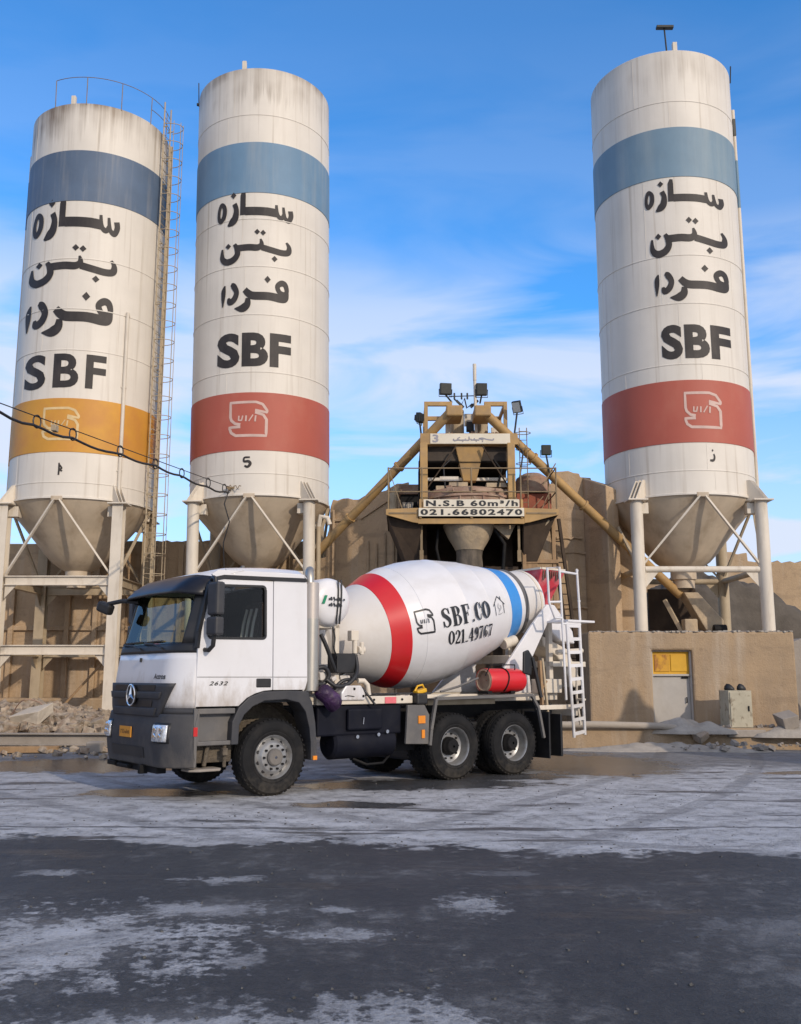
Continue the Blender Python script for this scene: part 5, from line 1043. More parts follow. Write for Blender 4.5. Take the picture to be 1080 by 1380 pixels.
# wipers
m = MB()
for v0, v1 in ((.55, 1.25), (1.3, 2.05)): m.tube([fr_(v0, 2.05, -.05), fr_((v0+v1)/2, 2.12, -.045), fr_(v1, 2.13, -.035)], .012, 6); m.bar(fr_(v0+.1, 2.16, -.02), fr_(v1+.05, 2.15, -.02), .02)
m.build('wiper', M['black'], tk)
# grille
def gext(z): k = (z-1.12)/.46; return (.44-.28*k**.8 if k > 0 else .44, 2.04+.28*(k**.8 if k > 0 else 0))
m = MB().grid(lambda s_, z: fr_(gext(z)[0]+(gext(z)[1]-gext(z)[0])*s_, z, -.035), lin(0, 1, 20), lin(1.12, 1.575, 8)); gr = m.build('grille', M['grey'], tk, smooth=40, solid=.05)
for z0, z1, a, b_ in ((1.475, 1.55, .16, .84), (1.255, 1.335, .17, .83)):
    MB().grid(lambda s_, z: fr_(gext(z)[0]+(gext(z)[1]-gext(z)[0])*s_, z, -.064), lin(a, b_, 14), [z0, z1]).build('grille_slot', M['black'], gr, solid=.006)
for z0, z1, a, b_ in ((1.365, 1.455, .06, .94), (1.13, 1.235, .07, .93)):
    MB().grid(lambda s_, z: fr_(gext(z)[0]+(gext(z)[1]-gext(z)[0])*s_, z, -.066), lin(a, b_, 18), [z0, z1]).build('grille_bar', M['grey'], gr, smooth=30, solid=.04, bevel=.008)
ec = Vector((fz(1.41)-.115, 1.26, 1.405)); m = MB(); er = .145
m.tube([ec+Vector((0, er*math.cos(R_(g)), er*math.sin(R_(g)))) for g in range(0, 361, 12)], .013, 8)
for g in (90, 210, 330):
    c_, s_ = math.cos(R_(g)), math.sin(R_(g)); tip = ec+Vector((0, er*c_, er*s_)); pr = Vector((0, -s_, c_))*.026
    m.add([ec+pr, ec-pr, tip, ec+Vector((-.03, 0, 0)), ec+Vector((.01, 0, 0))], [(0, 3, 2), (3, 1, 2), (1, 4, 2), (4, 0, 2)])
m.build('emblem', M['chrome'], gr, smooth=30)
m = MB(); m.cyl(ec+Vector((.02, 0, 0)), ec+Vector((.035, 0, 0)), .135, n=32); m.build('emblem_disc', M['black'], gr)
q = MB(); vs, fs = font('Actros', .02, 1.0)
q.add([(fr_(.70-.36*x, 1.63+.075*y, -.020)) for x, y in vs], fs); q.build('lettering', M['ink'], hood, fix=False)
MB().box(fr_(1.25, 1.90, -.03), (.03, .035, .06)).build('washer_nozzle', M['black'], hood, bevel=.006)
# bumper
def bf(v, z):
    k = (z-.46)/.70; bul = .05*math.sin(math.pi*min(1, max(0, k)))
    return (-1.51-bul+.34*max(0, (abs(v-VC)-.84)/.42)**2.6, v, z)
BV = [-.02, .0, .03, .07, .12, .18, .25, .34, .42]+lin(.52, 1.96, 12)+[2.06, 2.14, 2.23, 2.30, 2.36, 2.41, 2.45, 2.48, 2.50]
bp = MB().grid(bf, BV, [.46, .48, .55, .65, .75, .85, .95, 1.05, 1.13, 1.16]).build('bumper', M['grey'], tk, smooth=45, solid=.05)
for y in (-.02, 2.50): MB().prism([(-1.215, .46), (-1.175, .46), (-1.175, 1.235), (-1.235, 1.235)], lambda a, b_, d: (a, y-.02+d, b_), .04).build('bumper_end', M['greylight'], bp, bevel=.01)
MB().grid(lambda v, z: fr_(v, z, -.012), [v for v in BV if 0 <= v <= 2.48], [1.14, 1.245]).build('bumper_top', M['grey'], bp, smooth=45, solid=.02)
MB().grid(lambda v, z: (bf(v, z)[0]-.031, v, z), lin(.80, 1.95, 12), [.56, .70]).build('air_intake', M['black'], bp, solid=.008)
np_ = MB().grid(lambda v, z: (bf(v, .9)[0]-.04, v, z), lin(1.22, 1.64, 6), [.815, .965]).build('number_plate', M['plate'], tk, solid=.012)
q = MB(); pl = [stroke([(x, 20, 6), (x+2, 60, 8)], False) for x in (10, 40, 120)]+[stroke([(58, 22, 7), (72, 40, 7), (60, 62, 7)]), stroke([(85, 40, 7), (98, 60, 7), (108, 36, 7)]), stroke([(140, 60, 7), (150, 30, 7), (162, 60, 7)]), stroke([(22, 30, 5), (32, 30, 5)], False)]
lay(q, fit(pl, (0, 0, 1, 1), (0, 12, 172, 70)), lambda x, y, d: (bf(1.4, .9)[0]-.049-d*.3, 1.60-.34*x, .85+.085*y)); q.build('lettering', M['ink'], np_, fix=False)
for v0, v1 in ((.17, .47), (2.01, 2.31)):
    MB().grid(lambda v, z: (bf(v, z)[0]-.020, v, z), lin(v0-.02, v1+.02, 10), lin(.775, 1.045, 3)).build('headlight_bezel', M['black'], tk, smooth=40, solid=.02)
    hl = MB().grid(lambda v, z: (bf(v, z)[0]-.040, v, z), lin(v0, v1, 10), lin(.80, 1.02, 4)).build('headlight', M['lamp'], tk, smooth=40, solid=.02)
    m = MB()
    for dv, dz in ((.27, .68), (.70, .68), (.30, .27), (.72, .27)):
        v = v0+(v1-v0)*dv; z = .80+.22*dz; c = Vector((bf(v, z)[0]-.052, v, z)); m.lathe([(.05, 0), (.044, .006), (.02, .012), (.004, .013)], 16, c, (-1, 0, 0))
    m.build('lamp_bulb', M['chrome'], hl, smooth=40)
MB().box((-1.205, -.035, .93), (.06, .02, .12)).build('side_reflector', M['redlens'], bp, bevel=.005)
m = MB(); m.bb((-1.5, .5, .36), (-1.36, 2.0, .46)); m.bb((-1.60, .84, .34), (-1.48, .92, .46)); m.bb((-1.58, 1.35, .38), (-1.46, 1.75, .43)); m.bb((-1.55, 1.9, .38), (-1.3, 2.2, .45)); m.build('towing_bracket', M['dark'], tk, bevel=.01)
# entry step, side recess, arch
m = MB(); m.bb((-1.165, .10, .78), (-.60, .14, 1.245)); m.bb((-1.165, -.01, 1.16), (-.60, .10, 1.235)); m.bb((-1.165, -.01, .74), (-.60, .12, .80)); m.bb((-1.175, -.01, .78), (-1.135, .10, 1.20)); m.build('entry_step', M['greylight'], tk, bevel=.012)
m = MB(); m.bb((-1.16, .16, .5), (-.56, .30, .74)); m.cyl((-1.0, .1, .46), (-.95, .1, .74), .03); m.cyl((-.72, .05, .44), (-.72, .05, .76), .025); m.bb((-.78, -.02, .60), (-.70, .06, .70)); m.build('step_bracket', M['mud'], tk, bevel=.01)
m = MB().prism([(-1.24, .06), (-1.12, -.03), (-.82, -.03), (-.76, .06), (-.76, .30), (-1.24, .30)], lambda a, b_, d: (a, b_, .40+d), .035); m.build('lower_step', M['concrete'], tk, bevel=.01)
ao = [(-.665, .74), (-.655, 1.05), (-.56, 1.24), (-.40, 1.38), (-.18, 1.455), (.25, 1.465), (.55, 1.455), (.64, 1.30), (.70, 1.0), (.725, .74), (.735, .47)]
ai = [(-.555, .74), (-.545, 1.00), (-.47, 1.14), (-.34, 1.25), (-.15, 1.325), (.20, 1.34), (.42, 1.29), (.53, 1.16), (.60, .92), (.625, .72), (.635, .47)]
for far in (False, True):
    y0, y1 = (-.035, .34) if not far else (2.515, 2.14)
    m = MB(); k = len(ao)
    m.add([(a, y, z) for y in (y0, y1) for L_ in (ao, ai) for a, z in L_], [(i, i+1, k+i+1, k+i) for i in range(k-1)]+[(2*k+i, 3*k+i, 3*k+i+1, 2*k+i+1) for i in range(k-1)]+[(i, 2*k+i, 2*k+i+1, i+1) for i in range(k-1)]+[(k+i, k+i+1, 3*k+i+1, 3*k+i) for i in range(k-1)]+[(0, k, 3*k, 2*k), (k-1, 3*k-1, 4*k-1, 2*k-1) if False else (k-1, 3*k-1, 4*k-1, 2*k-1)])
    m.build('wheel_arch', M['grey'], tk, bevel=.012)
MB().box((.69, -.045, .50), (.07, .03, .06)).build('side_marker', M['orange'], tk, bevel=.006)
m = MB().lathe([(.78, .34), (.78, .60), (.5, .62)], 30, (0, 0, .52), (0, 1, 0), 185, 355, (1, 0, 0)); m.build('arch_liner', M['mud'], tk, smooth=50)
m = MB(); m.bb((-.5, .62, .55), (.55, 1.9, 1.28)); m.bb((-1.2, .6, .6), (-.5, 1.9, 1.2)); m.cyl((0, .3, .54), (0, 2.2, .54), .07); m.build('engine_block', M['mud'], tk, bevel=.03)
# mirrors
mr = thing('mirror', '', '', (0, 0, 0)); del mr['label']; del mr['category']; mr.parent = tk
MB().box((-1.04, -.19, 2.72), (.14, .25, .46), Matrix.Rotation(.12, 3, 'Z')).build('housing', M['grey'], mr, bevel=.035)
MB().box((-1.045, -.19, 2.345), (.14, .25, .25), Matrix.Rotation(.12, 3, 'Z')).build('housing', M['grey'], mr, bevel=.03)
m = MB(); m.tube([(-1.0, .04, 3.0), (-1.03, -.08, 3.02), (-1.05, -.17, 3.0), (-1.05, -.19, 2.9)], .032, 10); m.build('mirror_arm', M['black'], mr, smooth=50); m = MB(); m.tube([(-1.05, -.19, 2.24), (-1.06, -.18, 2.08), (-1.09, -.12, 2.02), (-1.10, .03, 2.03)], .032, 10); m.build('mirror_arm', M['black'], mr, smooth=50)
m2 = mr.copy(); C.objects.link(m2); m2.parent = tk; m2.location = (0, 2.48, 0); m2.scale = (1, -1, 1)
for ch in list(mr.children): c_ = ch.copy(); C.objects.link(c_); c_.parent = m2
fm = MB(); fm.box((-1.58, 2.52, 2.72), (.15, .26, .17), Matrix.Rotation(.5, 3, 'Z') @ Matrix.Rotation(.35, 3, 'X')); o = fm.build('kerb_mirror', M['black'], tk, bevel=.04); m = MB(); m.tube([(-1.56, 2.46, 2.78), (-1.42, 2.25, 2.82), (-1.25, 2.0, 2.80)], .035, 8); m.build('mirror_arm', M['black'], o, smooth=50)
# ---- behind the cab
ex = MB(); ex.cyl((.675, .10, 2.52), (.675, .10, 3.06), .118, n=32); ex = ex.build('exhaust_stack', M['greylight'], tk, smooth=40)
ex.data.materials[0] = mat('brushed_pale_steel', (.50, .45, .41), .5, .5, .1, 2)
MB().cyl((.675, .10, 1.46), (.675, .10, 2.52), .130, n=32).build('exhaust_shield', M['steel'], ex, smooth=40)
MB().tube([(.675, .14, 3.05), (.675, .15, 3.16), (.69, .19, 3.23), (.75, .27, 3.27)], .065, 14).build('exhaust_tip', M['steel'], ex, smooth=50)
m = MB(); m.lathe([(.01, .0), (.20, .012), (.31, .05), (.355, .10), (.37, .16), (.37, .95), (.3, 1.02), (.01, 1.05)], 48, (1.10, .12, 2.80), (0, 1, 0)); wt = m.build('water_tank', M['drumwhite'], tk, smooth=40)
m = MB()
for du in (.07, .13): m.tube([(1.10+du+.012*math.sin(k*5), .125+.03*((abs(k)/.36)**2)-.012, 2.80+k) for k in lin(-.34, .34, 14)], .013, 6)
m.build('strap', M['black'], wt)
q = MB(); q.add([(.88+.05*x+.05*y, .115, 2.76+.13*y) for x, y in ((0, 0), (1, 0), (1, 1), (0, 1))], [(0, 1, 2, 3)]); q.build('sticker', M['inkgreen'], wt)
q = MB(); stl = []
for r_, w_ in ((0, 7), (1, 6)):
    for i in range(w_): stl.append(stroke([(i*14, 0+r_*30, 9), (i*14+(4 if i % 2 else 9), 18+r_*30, 9)] if i % 3 else [(i*14, 12+r_*30, 10), (i*14+10, 12+r_*30, 10)], False))
lay(q, fit(stl, (0, 0, 1, 1), (0, 0, 96, 50)), lambda x, y, d: (1.0+.30*x, .108-d*.3, 2.72+.15*y)); q.build('lettering', M['ink'], wt, fix=False)
m = MB(); m.bb((.85, .3, 1.4), (.95, .4, 2.46)); m.bb((1.25, .3, 1.4), (1.33, .4, 2.5)); m.bb((.85, .3, 2.40), (1.33, 1.0, 2.46)); m.build('tank_stand', M['legwhite'], tk, bevel=.008)
# drum
DX, DZ, TAU = 2.6, 2.426, R_(11.05); da = Vector((math.cos(TAU), 0, math.sin(TAU))); dn = Vector((-math.sin(TAU), 0, math.cos(TAU))); DO = Vector((DX, 1.22, DZ))
PRO = [(-1.12, .02), (-1.10, .40), (-1.02, .50), (-.78, .615), (-.5, .725), (-.215, .838), (.106, .985), (.38, 1.055), (.75, 1.098), (1.05, 1.10), (1.32, 1.078), (1.9, .975), (2.628, .781), (2.97, .70), (3.2, .643), (3.42, .60), (3.72, .575), (3.74, .52), (3.3, .45)]
for s_, h_ in ((.38, .005), (1.32, .005), (1.95, .004), (2.5, .004)):       # weld rings between the drum plates
    for (a, b_), (c, d) in list(zip(PRO, PRO[1:])):
        if a < s_ <= c:
            q_ = b_+(d-b_)*(s_-a)/(c-a); PRO += [(s_-.014, b_+(d-b_)*(s_-.014-a)/(c-a)), (s_-.004, q_+h_), (s_+.004, q_+h_), (s_+.014, q_)]; break
    PRO = sorted([p for p in PRO[:0]]+[p for p in PRO if p[0] != s_ and p not in ((3.74, .52), (3.3, .45))])+[(3.74, .52), (3.3, .45)]
def DR(s):
    for (a, b_), (c, d) in zip(PRO, PRO[1:]):
        if a <= s <= c: return b_+(d-b_)*(s-a)/(c-a)
drum = MB().lathe([(r, s) for s, r in PRO], 112, DO, da, x0=(0, 1, 0)).build('drum', M['drumwhite'], tk, smooth=26)
MB().lathe([(DR(s)+.004, s) for s in lin(-1.0, -.22, 6)], 112, DO, da, x0=(0, 1, 0)).build('drum_nose', M['drumdust'], drum, smooth=26)
for nm, s0, s1, mm in (('red_band', -.215, .106, M['red']), ('blue_band', 2.63, 2.97, M['blue'])):
    MB().lathe([(DR(s0), s0)]+[(DR(s)+.006, s) for s in lin(s0+.002, s1-.002, 4)]+[(DR(s1), s1)], 112, DO, da, x0=(0, 1, 0)).build(nm, mm, drum, smooth=26)
MB().lathe([(DR(s)+.004, s) for s in lin(3.22, 3.58, 6)], 112, DO, da, x0=(0, 1, 0)).build('drum_tail', M['drumdust'], drum, smooth=26)
MB().lathe([(.64, 3.10), (.672, 3.11), (.672, 3.20), (.63, 3.21)], 96, DO, da, x0=(0, 1, 0)).build('track_ring', M['greylight'], drum, smooth=26)
MB().lathe([(.58, 3.60), (.60, 3.61), (.60, 3.66), (.57, 3.67)], 96, DO, da, x0=(0, 1, 0)).build('mouth_ring', M['legwhite'], drum, smooth=26)
def dsf(s0, sl_=0.0):
    def f(x, y, d):
        s = s0+x; r = DR(s)+.010+d; a = (y+sl_*x)/DR(1.2)
        return DO+da*s+Vector((0, -1, 0))*(r*math.cos(a))+dn*(r*math.sin(a))
    return f
RA = 1.09*math.pi/180
def dput(nm, pcs, s0, s1, a0, a1, mm, slant=0.0, src=(0, 1, 1, 0)):
    q = MB(); lay(q, fit(pcs, (0, a0*RA, s1-s0, a1*RA), src), dsf(s0, slant)); return q.build(nm, mm, drum, fix=False)
dput('lettering', serif('SBF.CO', .10), .69, 1.88, -5.2, 11.6, M['ink'], src=(0, 1, 1, 0))
dput('lettering', serif('021_49767', .05), .80, 1.92, -21, -8.8, M['ink'], -.055)
dput('emblem', [([(x, y) for x, y in vs], fs) for vs, fs in LOGO[0]], .19, .535, -7.4, 15.4, M['ink'], -.02, LOGO[1])
HS = [stroke([(0, .50, .045), (.50, 1.0, .05), (1.0, .50, .045)], False), stroke([(.13, .6, .04), (.13, 0, .04)], False), stroke([(.87, .6, .04), (.87, .0, .04)], False), stroke([(.72, .98, .05), (.72, .8, .05)], False), stroke([(.45, .6, .02), (.36, .4, .03), (.45, .3, .03), (.40, .1, .02)]), stroke([(.55, .5, .02), (.62, .36, .03), (.50, .2, .02)]), stroke([(.3, .05, .02), (.5, .02, .02), (.7, .06, .02)])]
dput('house_mark', HS, 2.03, 2.40, -5.8, 15, M['ink'])
# drum drive and hydraulics
m = MB(); m.lathe([(.32, -1.40), (.36, -1.36), (.36, -1.14), (.42, -1.10)], 40, DO, da); m.build('drum_gearbox', M['drumdust'], tk, smooth=35)
m = MB().prism([(1.05, 1.36), (1.75, 1.36), (1.52, 2.0), (1.42, 2.42), (1.12, 2.42)], lambda a, b_, d: (a, .85+d, b_), .75); m.build('drum_pedestal', M['drumdust'], tk, bevel=.02)
MB().bb((1.24, .22, 1.72), (1.58, .50, 2.02)).build('oil_cooler', M['black'], tk, bevel=.01)
m = MB(); m.cyl((1.62, .3, 2.02), (1.62, .3, 2.26), .04); m.box((1.60, .32, 2.30), (.14, .12, .16)); m.cyl((1.66, .28, 2.08), (1.78, .28, 2.08), .06); m.cyl((1.72, .25, 2.0), (1.72, .25, 2.2), .035); m.build('oil_filter', M['legwhite'], tk, smooth=40, bevel=.01)
hyd = MB().prism([(1.22, 1.31), (1.66, 1.31), (1.66, 1.42), (1.58, 1.53), (1.30, 1.53), (1.22, 1.42)], lambda a, b_, d: (a, .06+d, b_), .3).build('hydraulic_box', M['white'], tk, bevel=.015)
m = MB(); m.cyl((1.45, .058, 1.48), (1.45, .05, 1.48), .02, n=12); m.cyl((1.62, .058, 1.37), (1.62, .05, 1.37), .02, n=12); m.tube([(1.28,.054,1.37),(1.33,.054,1.38),(1.45,.054,1.365)],.006,5); m.build('bolt', M['dark'], hyd)
m = MB(); m.tube([(1.60, .18, 1.60), (1.70, .16, 1.60), (1.76, .15, 1.54), (1.78, .14, 1.38)], .04, 12); m.build('return_pipe', M['legwhite'], tk, smooth=50)
for pts, r in (([(.92, .2, 2.30), (1.02, .18, 2.1), (1.14, .2, 1.86), (1.22, .24, 1.74)], .032), ([(1.1, .15, 2.42), (1.14, .14, 2.25), (1.12, .14, 2.1), (1.2, .18, 1.98)], .012), ([(.82, .2, 1.78), (.98, .18, 1.80), (1.06, .18, 1.68), (.98, .2, 1.56), (.86, .2, 1.55)], .035),
               ([(1.0, .15, 1.62), (1.15, .1, 1.52), (1.35, .1, 1.55), (1.5, .12, 1.66), (1.6, .2, 1.8), (1.62, .28, 2.0)], .032), ([(.84, .25, 1.5), (1.1, .2, 1.45), (1.3, .16, 1.6), (1.5, .16, 1.62)], .028), ([(1.62, .1, 1.5), (1.68, .04, 1.4), (1.80, .0, 1.24)], .018)):
    pts2 = [p[:3] for p in pts]; sm = smooth_path(pts2, 5); MB().tube(sm, r, 10).build('hose', M['hose'], tk, smooth=60)
for i in range(14): MB().box((rnd.uniform(.88, 1.7), rnd.uniform(.25, .8), rnd.uniform(1.42, 1.75)), (rnd.uniform(.06, .2), .1, rnd.uniform(.05, .16)), Matrix.Rotation(rnd.uniform(-.5, .5), 3, 'Y')).build('valve_block', M['drumdust'], tk, bevel=.015)
# ---- chassis
m = MB()
for y in (.80, 1.62): m.bb((-1.0, y, .92), (6.5, y+.09, 1.2))
for u in (.9, 2.2, 3.9, 5.5, 6.4): m.bb((u, .89, .95), (u+.15, 1.62, 1.15))
m.build('chassis_frame', M['dark'], tk, bevel=.01)
m = MB(); m.bb((.80, .10, 1.245), (2.62, .20, 1.365)); m.bb((2.62, .42, 1.24), (6.3, .55, 1.37)); m.bb((.8, 1.95, 1.245), (6.3, 2.08, 1.37)); sf = m.build('subframe', M['legwhite'], tk, bevel=.012)
MB().box((2.17, .092, 1.30), (.22, .012, .10)).build('reflector', M['pink'], sf, bevel=.004)
for u in (1.85, 2.4): MB().cyl((u, .1, 1.31), (u, .085, 1.31), .018, n=10).build('bolt', M['dark'], sf)
m = MB(); m.bb((.84, .14, .78), (2.42, .70, 1.235)); m.bb((1.35, .06, .86), (2.0, .14, 1.18)); m.build('battery_box', M['navy'], tk, bevel=.03)
m = MB(); m.lathe([(.01, 0), (.2, .01), (.24, .05), (.24, 1.15), (.2, 1.19), (.01, 1.2)], 32, (1.15, .36, .66), (1, 0, 0)); m.build('air_tank', M['navy'], tk, smooth=40)
for u, z in ((1.55, .76), (1.95, .78), (2.12, .82)): MB().cyl((u, .13, z), (u, .10, z), .028, n=14).build('drain_cap', M['chrome'], tk)
MB().cyl((1.62, .055, .95), (1.62, .04, 1.05), .012).build('drain_tap', M['chrome'], tk)
m = MB(); m.tube([(1.6, .3, .42), (1.8, .22, .33), (2.1, .2, .34), (2.3, .3, .44)], .02, 8); m.bb((2.42, .3, .5), (2.8, .6, 1.2)); m.build('under_guard', M['dark'], tk)
gp = MB().prism([(2.42, .62), (2.88, .60), (2.90, 1.06), (2.80, 1.22), (2.46, 1.22)], lambda a, b_, d: (a, .02+d, b_), .05).build('mudguard_panel', M['greylight'], tk, bevel=.01)
MB().bb((2.66, .002, .93), (2.80, .018, 1.05)).build('reflector', M['orange'], gp); MB().bb((2.73, .002, .70), (2.79, .018, .83)).build('reflector', M['orange'], gp)
m = MB(); fp = [(2.90, .58), (2.93, .82), (3.04, 1.31), (5.22, 1.345), (5.38, 1.12), (5.50, .60)]
for a, b_ in zip(fp, fp[1:]):
    m.bar((a[0], .02, a[1]), (b_[0], .02, b_[1]), .055, .05); 
for a, b_ in zip(fp[2:3], fp[3:4]): m.bar((a[0], .30, a[1]-.01), (b_[0], .30, b_[1]-.01), .5, .02)
m.build('fender_rail', M['greylight'], tk, bevel=.006)
m = MB(); m.bb((3.1, .30, 1.20), (4.6, .38, 1.28)); m.build('fender_brace', M['legtan'], tk)
m = MB(); m.bb((2.95, .5, .3), (5.4, 2.0, .9)); m.build('bogie_axles', M['black'], tk, bevel=.05)
m = MB(); m.bb((5.62, .0, .24), (5.65, .62, 1.05)); m.bb((5.95, .03, .26), (6.00, 2.4, 1.0)); m.bb((5.62, .28, .28), (6.0, .34, 1.18)); m.build('mud_flap', M['black'], tk, bevel=.01)
# ---- rear end
for v in (.48, 1.93):
    MB().prism([(4.55, 1.372), (5.0, 1.80), (5.75, 2.62), (6.15, 3.0), (6.32, 2.9), (5.92, 2.30), (5.62, 1.85), (5.70, 1.372)], lambda a, b_, d: (a, v+d, b_), .06).build('drum_cradle', M['drumwhite'], tk, bevel=.012)
m = MB(); m.bb((5.2, .54, 1.9), (5.35, 1.93, 2.05)); m.cyl((5.2, .7, 2.25), (5.5, .7, 2.33), .10); m.bb((5.7, .3, 1.37), (6.3, .5, 1.62)); m.bb((5.6, .54, 1.4), (6.5, 1.9, 1.5)); m.build('rear_crossbeam', M['legwhite'], tk, bevel=.01)
m = MB().prism([(5.12, 1.72), (5.32, 1.68), (5.36, 2.02), (5.26, 2.14), (5.14, 2.10)], lambda a, b_, d: (a, .1+d, b_), .05); m.build('rubber_flap', M['black'], tk, bevel=.02)
m = MB(); m.bar((5.34, .1, 2.0), (5.52, .08, 1.30), .05); m.build('control_lever', M['black'], tk)
# charging hopper (open top, sloping sides) and chute
def frus(u0, u1, v0, v1, z1, a0, a1, b0, b1, z0):
    return [(u0, v0, z1), (u1, v0, z1), (u1, v1, z1), (u0, v1, z1), (a0, b0, z0), (a1, b0, z0), (a1, b1, z0), (a0, b1, z0)]
m = MB().add(frus(6.30, 6.95, .75, 1.45, 3.72, 6.22, 6.6, .9, 1.4, 3.05), [(0, 1, 5, 4), (1, 2, 6, 5), (2, 3, 7, 6), (3, 0, 4, 7)]); hp = m.build('charging_hopper', mat('dusty_red_hopper', (.50, .03, .05), .55, 0, .15, 4, (.45, .35, .33), .55, (4, 4, 4), .45, .75), tk, solid=.03)
m = MB(); 
for a, b_ in (((6.30, .75), (6.95, .75)), ((6.95, .75), (6.95, 1.45)), ((6.95, 1.45), (6.30, 1.45)), ((6.30, 1.45), (6.30, .75))): m.bar((*a, 3.73), (*b_, 3.73), .05, .04)
m.build('hopper_rim', M['legwhite'], hp)
m = MB()
for i in range(9): m.tube([(6.34+.06*i, .735, 3.69), (6.35+.06*i, .75, 3.5+.05*(i % 3))], .014, 5)
m.build('mud_drip', M['mud'], hp)
m = MB().prism([(6.25, 3.05), (6.75, 3.05), (7.25, 2.55), (7.3, 2.3), (6.9, 2.35), (6.3, 2.72)], lambda a, b_, d: (a, .85+d, b_), .78); m.build('discharge_chute', M['drumwhite'], tk, bevel=.03)
m = MB().prism([(6.5, 2.45), (7.2, 2.2), (7.6, 1.5), (7.35, 1.45), (6.9, 2.05), (6.5, 2.25)], lambda a, b_, d: (a, .95+d, b_), .55); m.build('fold_chute', M['legwhite'], tk, bevel=.03)
m = MB(); m.bb((6.3, .5, 1.85), (7.2, 1.9, 1.95)); m.bb((6.3, .6, 1.37), (6.4, .7, 2.7)); m.bb((6.3, 1.7, 1.37), (6.4, 1.8, 2.7)); m.cyl((6.4, .5, 2.12), (7.1, .5, 2.16), .05); m.build('chute_frame', M['legwhite'], tk, bevel=.01)
m = MB(); m.bb((5.5, .1, 1.08), (6.6, .2, 1.16)); m.bb((6.5, .2, .95), (6.6, 2.3, 1.15)); m.build('rear_bar', M['legwhite'], tk, bevel=.01)
# ladder with hand rails and a small landing
lad = MB(); ly = -.02
for p, q_ in (((6.24, ly, .58), (6.13, ly, 2.66)), ((6.53, ly, .62), (6.47, ly, 2.66))): lad.cyl(p, q_, .028, n=10)
for i in range(9):
    k = .03+i*.117; lad.bar((6.24-.11*k, ly, .58+2.08*k), (6.53-.06*k, ly, .62+2.04*k), .035, .06)
lad.cyl((6.13, ly, 2.66), (6.47, ly, 2.66), .028, n=10)
ladder = lad.build('ladder', M['drumwhite'], tk, smooth=50)
m = MB(); m.tube([(6.72, .25, .78), (6.60, .22, 1.3), (6.50, .1, 1.9)], .022, 8); m.cyl((6.56, ly, 1.25), (6.62, .24, 1.25), .02); m.build('ladder_brace', M['legwhite'], ladder, smooth=50)
m = MB(); m.bb((6.13, -.06, 2.66), (6.86, .55, 2.70)); m.build('landing', M['drumwhite'], ladder, bevel=.006)
m = MB()
for pth in ([(6.06, ly, 1.25), (6.02, ly, 2.5), (5.98, ly, 3.66), (5.66, ly, 3.62), (5.68, ly, 3.0), (5.82, ly, 2.72), (6.0, ly, 2.72)], [(6.50, ly, 2.66), (6.45, ly, 3.64)], [(6.45, ly, 3.64), (6.72, .2, 3.66)], [(5.98, ly, 3.58), (6.45, ly, 3.56)], [(6.02, ly, 2.62), (6.5, ly, 2.62)], [(5.68, ly, 3.0), (6.0, ly, 3.02)], [(6.47, ly, 3.06), (6.75, .2, 3.08)]):
    m.tube(pth, .022, 8)
m.build('hand_rail', M['drumwhite'], ladder, smooth=50)
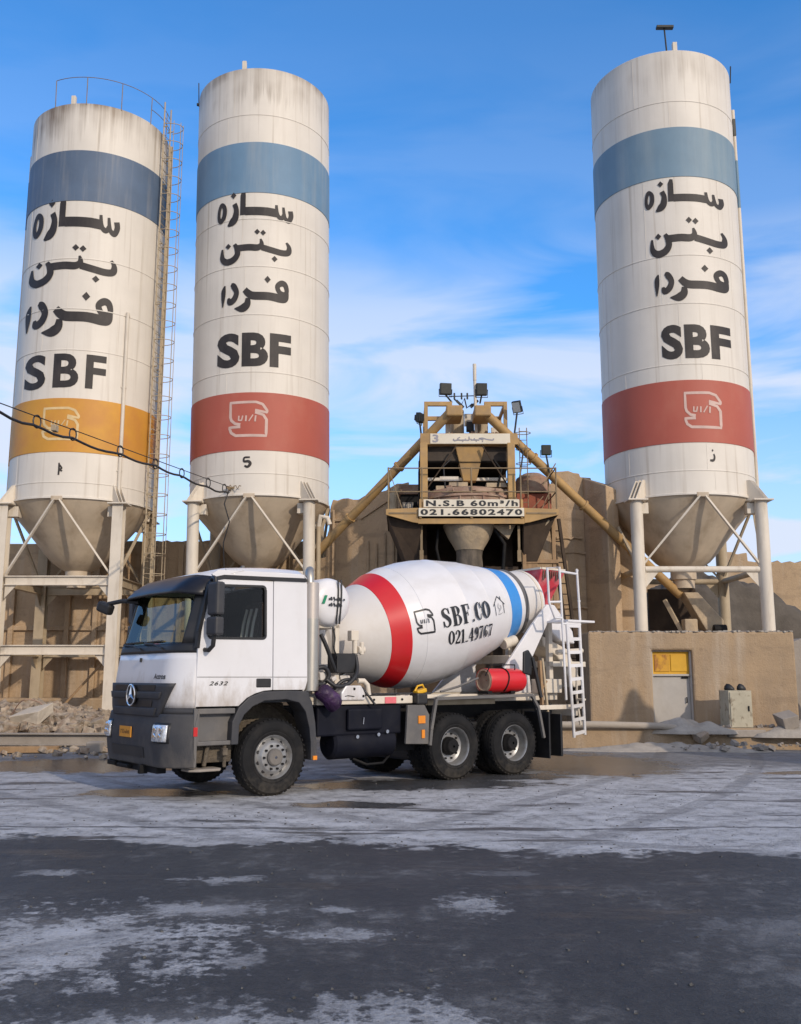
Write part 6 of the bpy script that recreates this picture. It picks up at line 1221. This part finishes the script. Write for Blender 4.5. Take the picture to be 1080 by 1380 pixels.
# red fire bottle shaped water cylinder on the fender
m = MB(); m.lathe([(.205, .0), (.20, .005), (.208, .02), (.208, .78), (.19, .86), (.10, .89), (.01, .895)], 40, (4.32, .28, 1.60), (1, 0, 0)); rc = m.build('red_cylinder', M['red'], tk, smooth=35)
m = MB(); m.lathe([(.207, .01), (.17, -.01), (.16, .0), (.15, .06), (.01, .07)], 32, (4.32, .28, 1.60), (1, 0, 0)); m.build('cylinder_end', M['rust'], rc, smooth=35)
m = MB(); m.tube([(4.72+.03*math.sin(g*2), .28-.216*math.cos(g), 1.60+.216*math.sin(g)) for g in [R_(k) for k in range(-60, 140, 15)]], .014, 6); m.tube([(4.22, .12, 1.68), (4.32, .1, 1.86), (4.90, .1, 1.87), (4.92, .12, 1.78)], .012, 6); m.build('carrying_strap', M['dark'], rc)
for u in (4.3, 4.85): MB().bb((u, .15, 1.37), (u+.1, .42, 1.42)).build('cylinder_cradle', M['dark'], tk)
m = MB(); m.tube([(3.2, .1, 1.42), (3.6, .12, 1.50), (4.05, .12, 1.64)], .02, 6); m.build('steel_rod', M['greylight'], tk, smooth=50)
# ---- loose things carried on the truck (things of their own)
def onT(o, p, label, cat): o.location = TM @ Vector(p); o.rotation_euler = (0, 0, TH); return tag(o, label, cat)
m = MB(); N_ = 16; pts = []
m.lathe([(.01, -.2), (.10, -.2), (.135, -.14), (.125, 0), (.14, .10), (.12, .18), (.05, .2), (.01, .2)], 20, (0, 0, 0), (.75, 0, -.62))
m.v = [(x*(1+.10*math.sin(9*y+7*z)), y*(1+.12*math.sin(11*x)), z*(1+.12*math.sin(8*x+5*y))) for x, y, z in m.v]
o = m.build('purple_sack', M['purple'], smooth=60); onT(o, (.93, -.03, 1.36), 'purple sack hanging below the exhaust stack behind the cab', 'sack')
yc = thing('power_saw', 'yellow topped black motor tool wedged above the rear mudguard panel', 'tool'); 
MB().box((0, 0, 0), (.22, .22, .18)).build('body', M['black'], yc, bevel=.03); MB().box((.02, -.01, .115), (.20, .14, .07), Matrix.Rotation(-.25, 3, 'Y')).build('cover', M['yellow'], yc, bevel=.02)
m = MB(); m.tube([(-.08, 0, .12), (-.02, 0, .2), (.08, 0, .22), (.12, 0, .15)], .016, 8); m.build('handle', M['yellow'], yc, smooth=50)
onT(yc, (2.74, .10, 1.315), yc['label'], 'tool')
ws = thing('timber_prop', 'tan timber props strapped upright at the tail of the truck beside the ladder', 'timber')
MB().bar((0, 0, 0), (-.04, 0, .78), .06, .05).build('prop', M['wood'], ws); MB().bar((.16, .02, -.15), (.05, .02, .82), .04, .04).build('prop', M['legtan'], ws); MB().bar((-.04, .03, .2), (.16, .03, .42), .04, .03).build('brace', M['wood'], ws)
onT(ws, (5.58, .12, 1.17), ws['label'], 'timber')
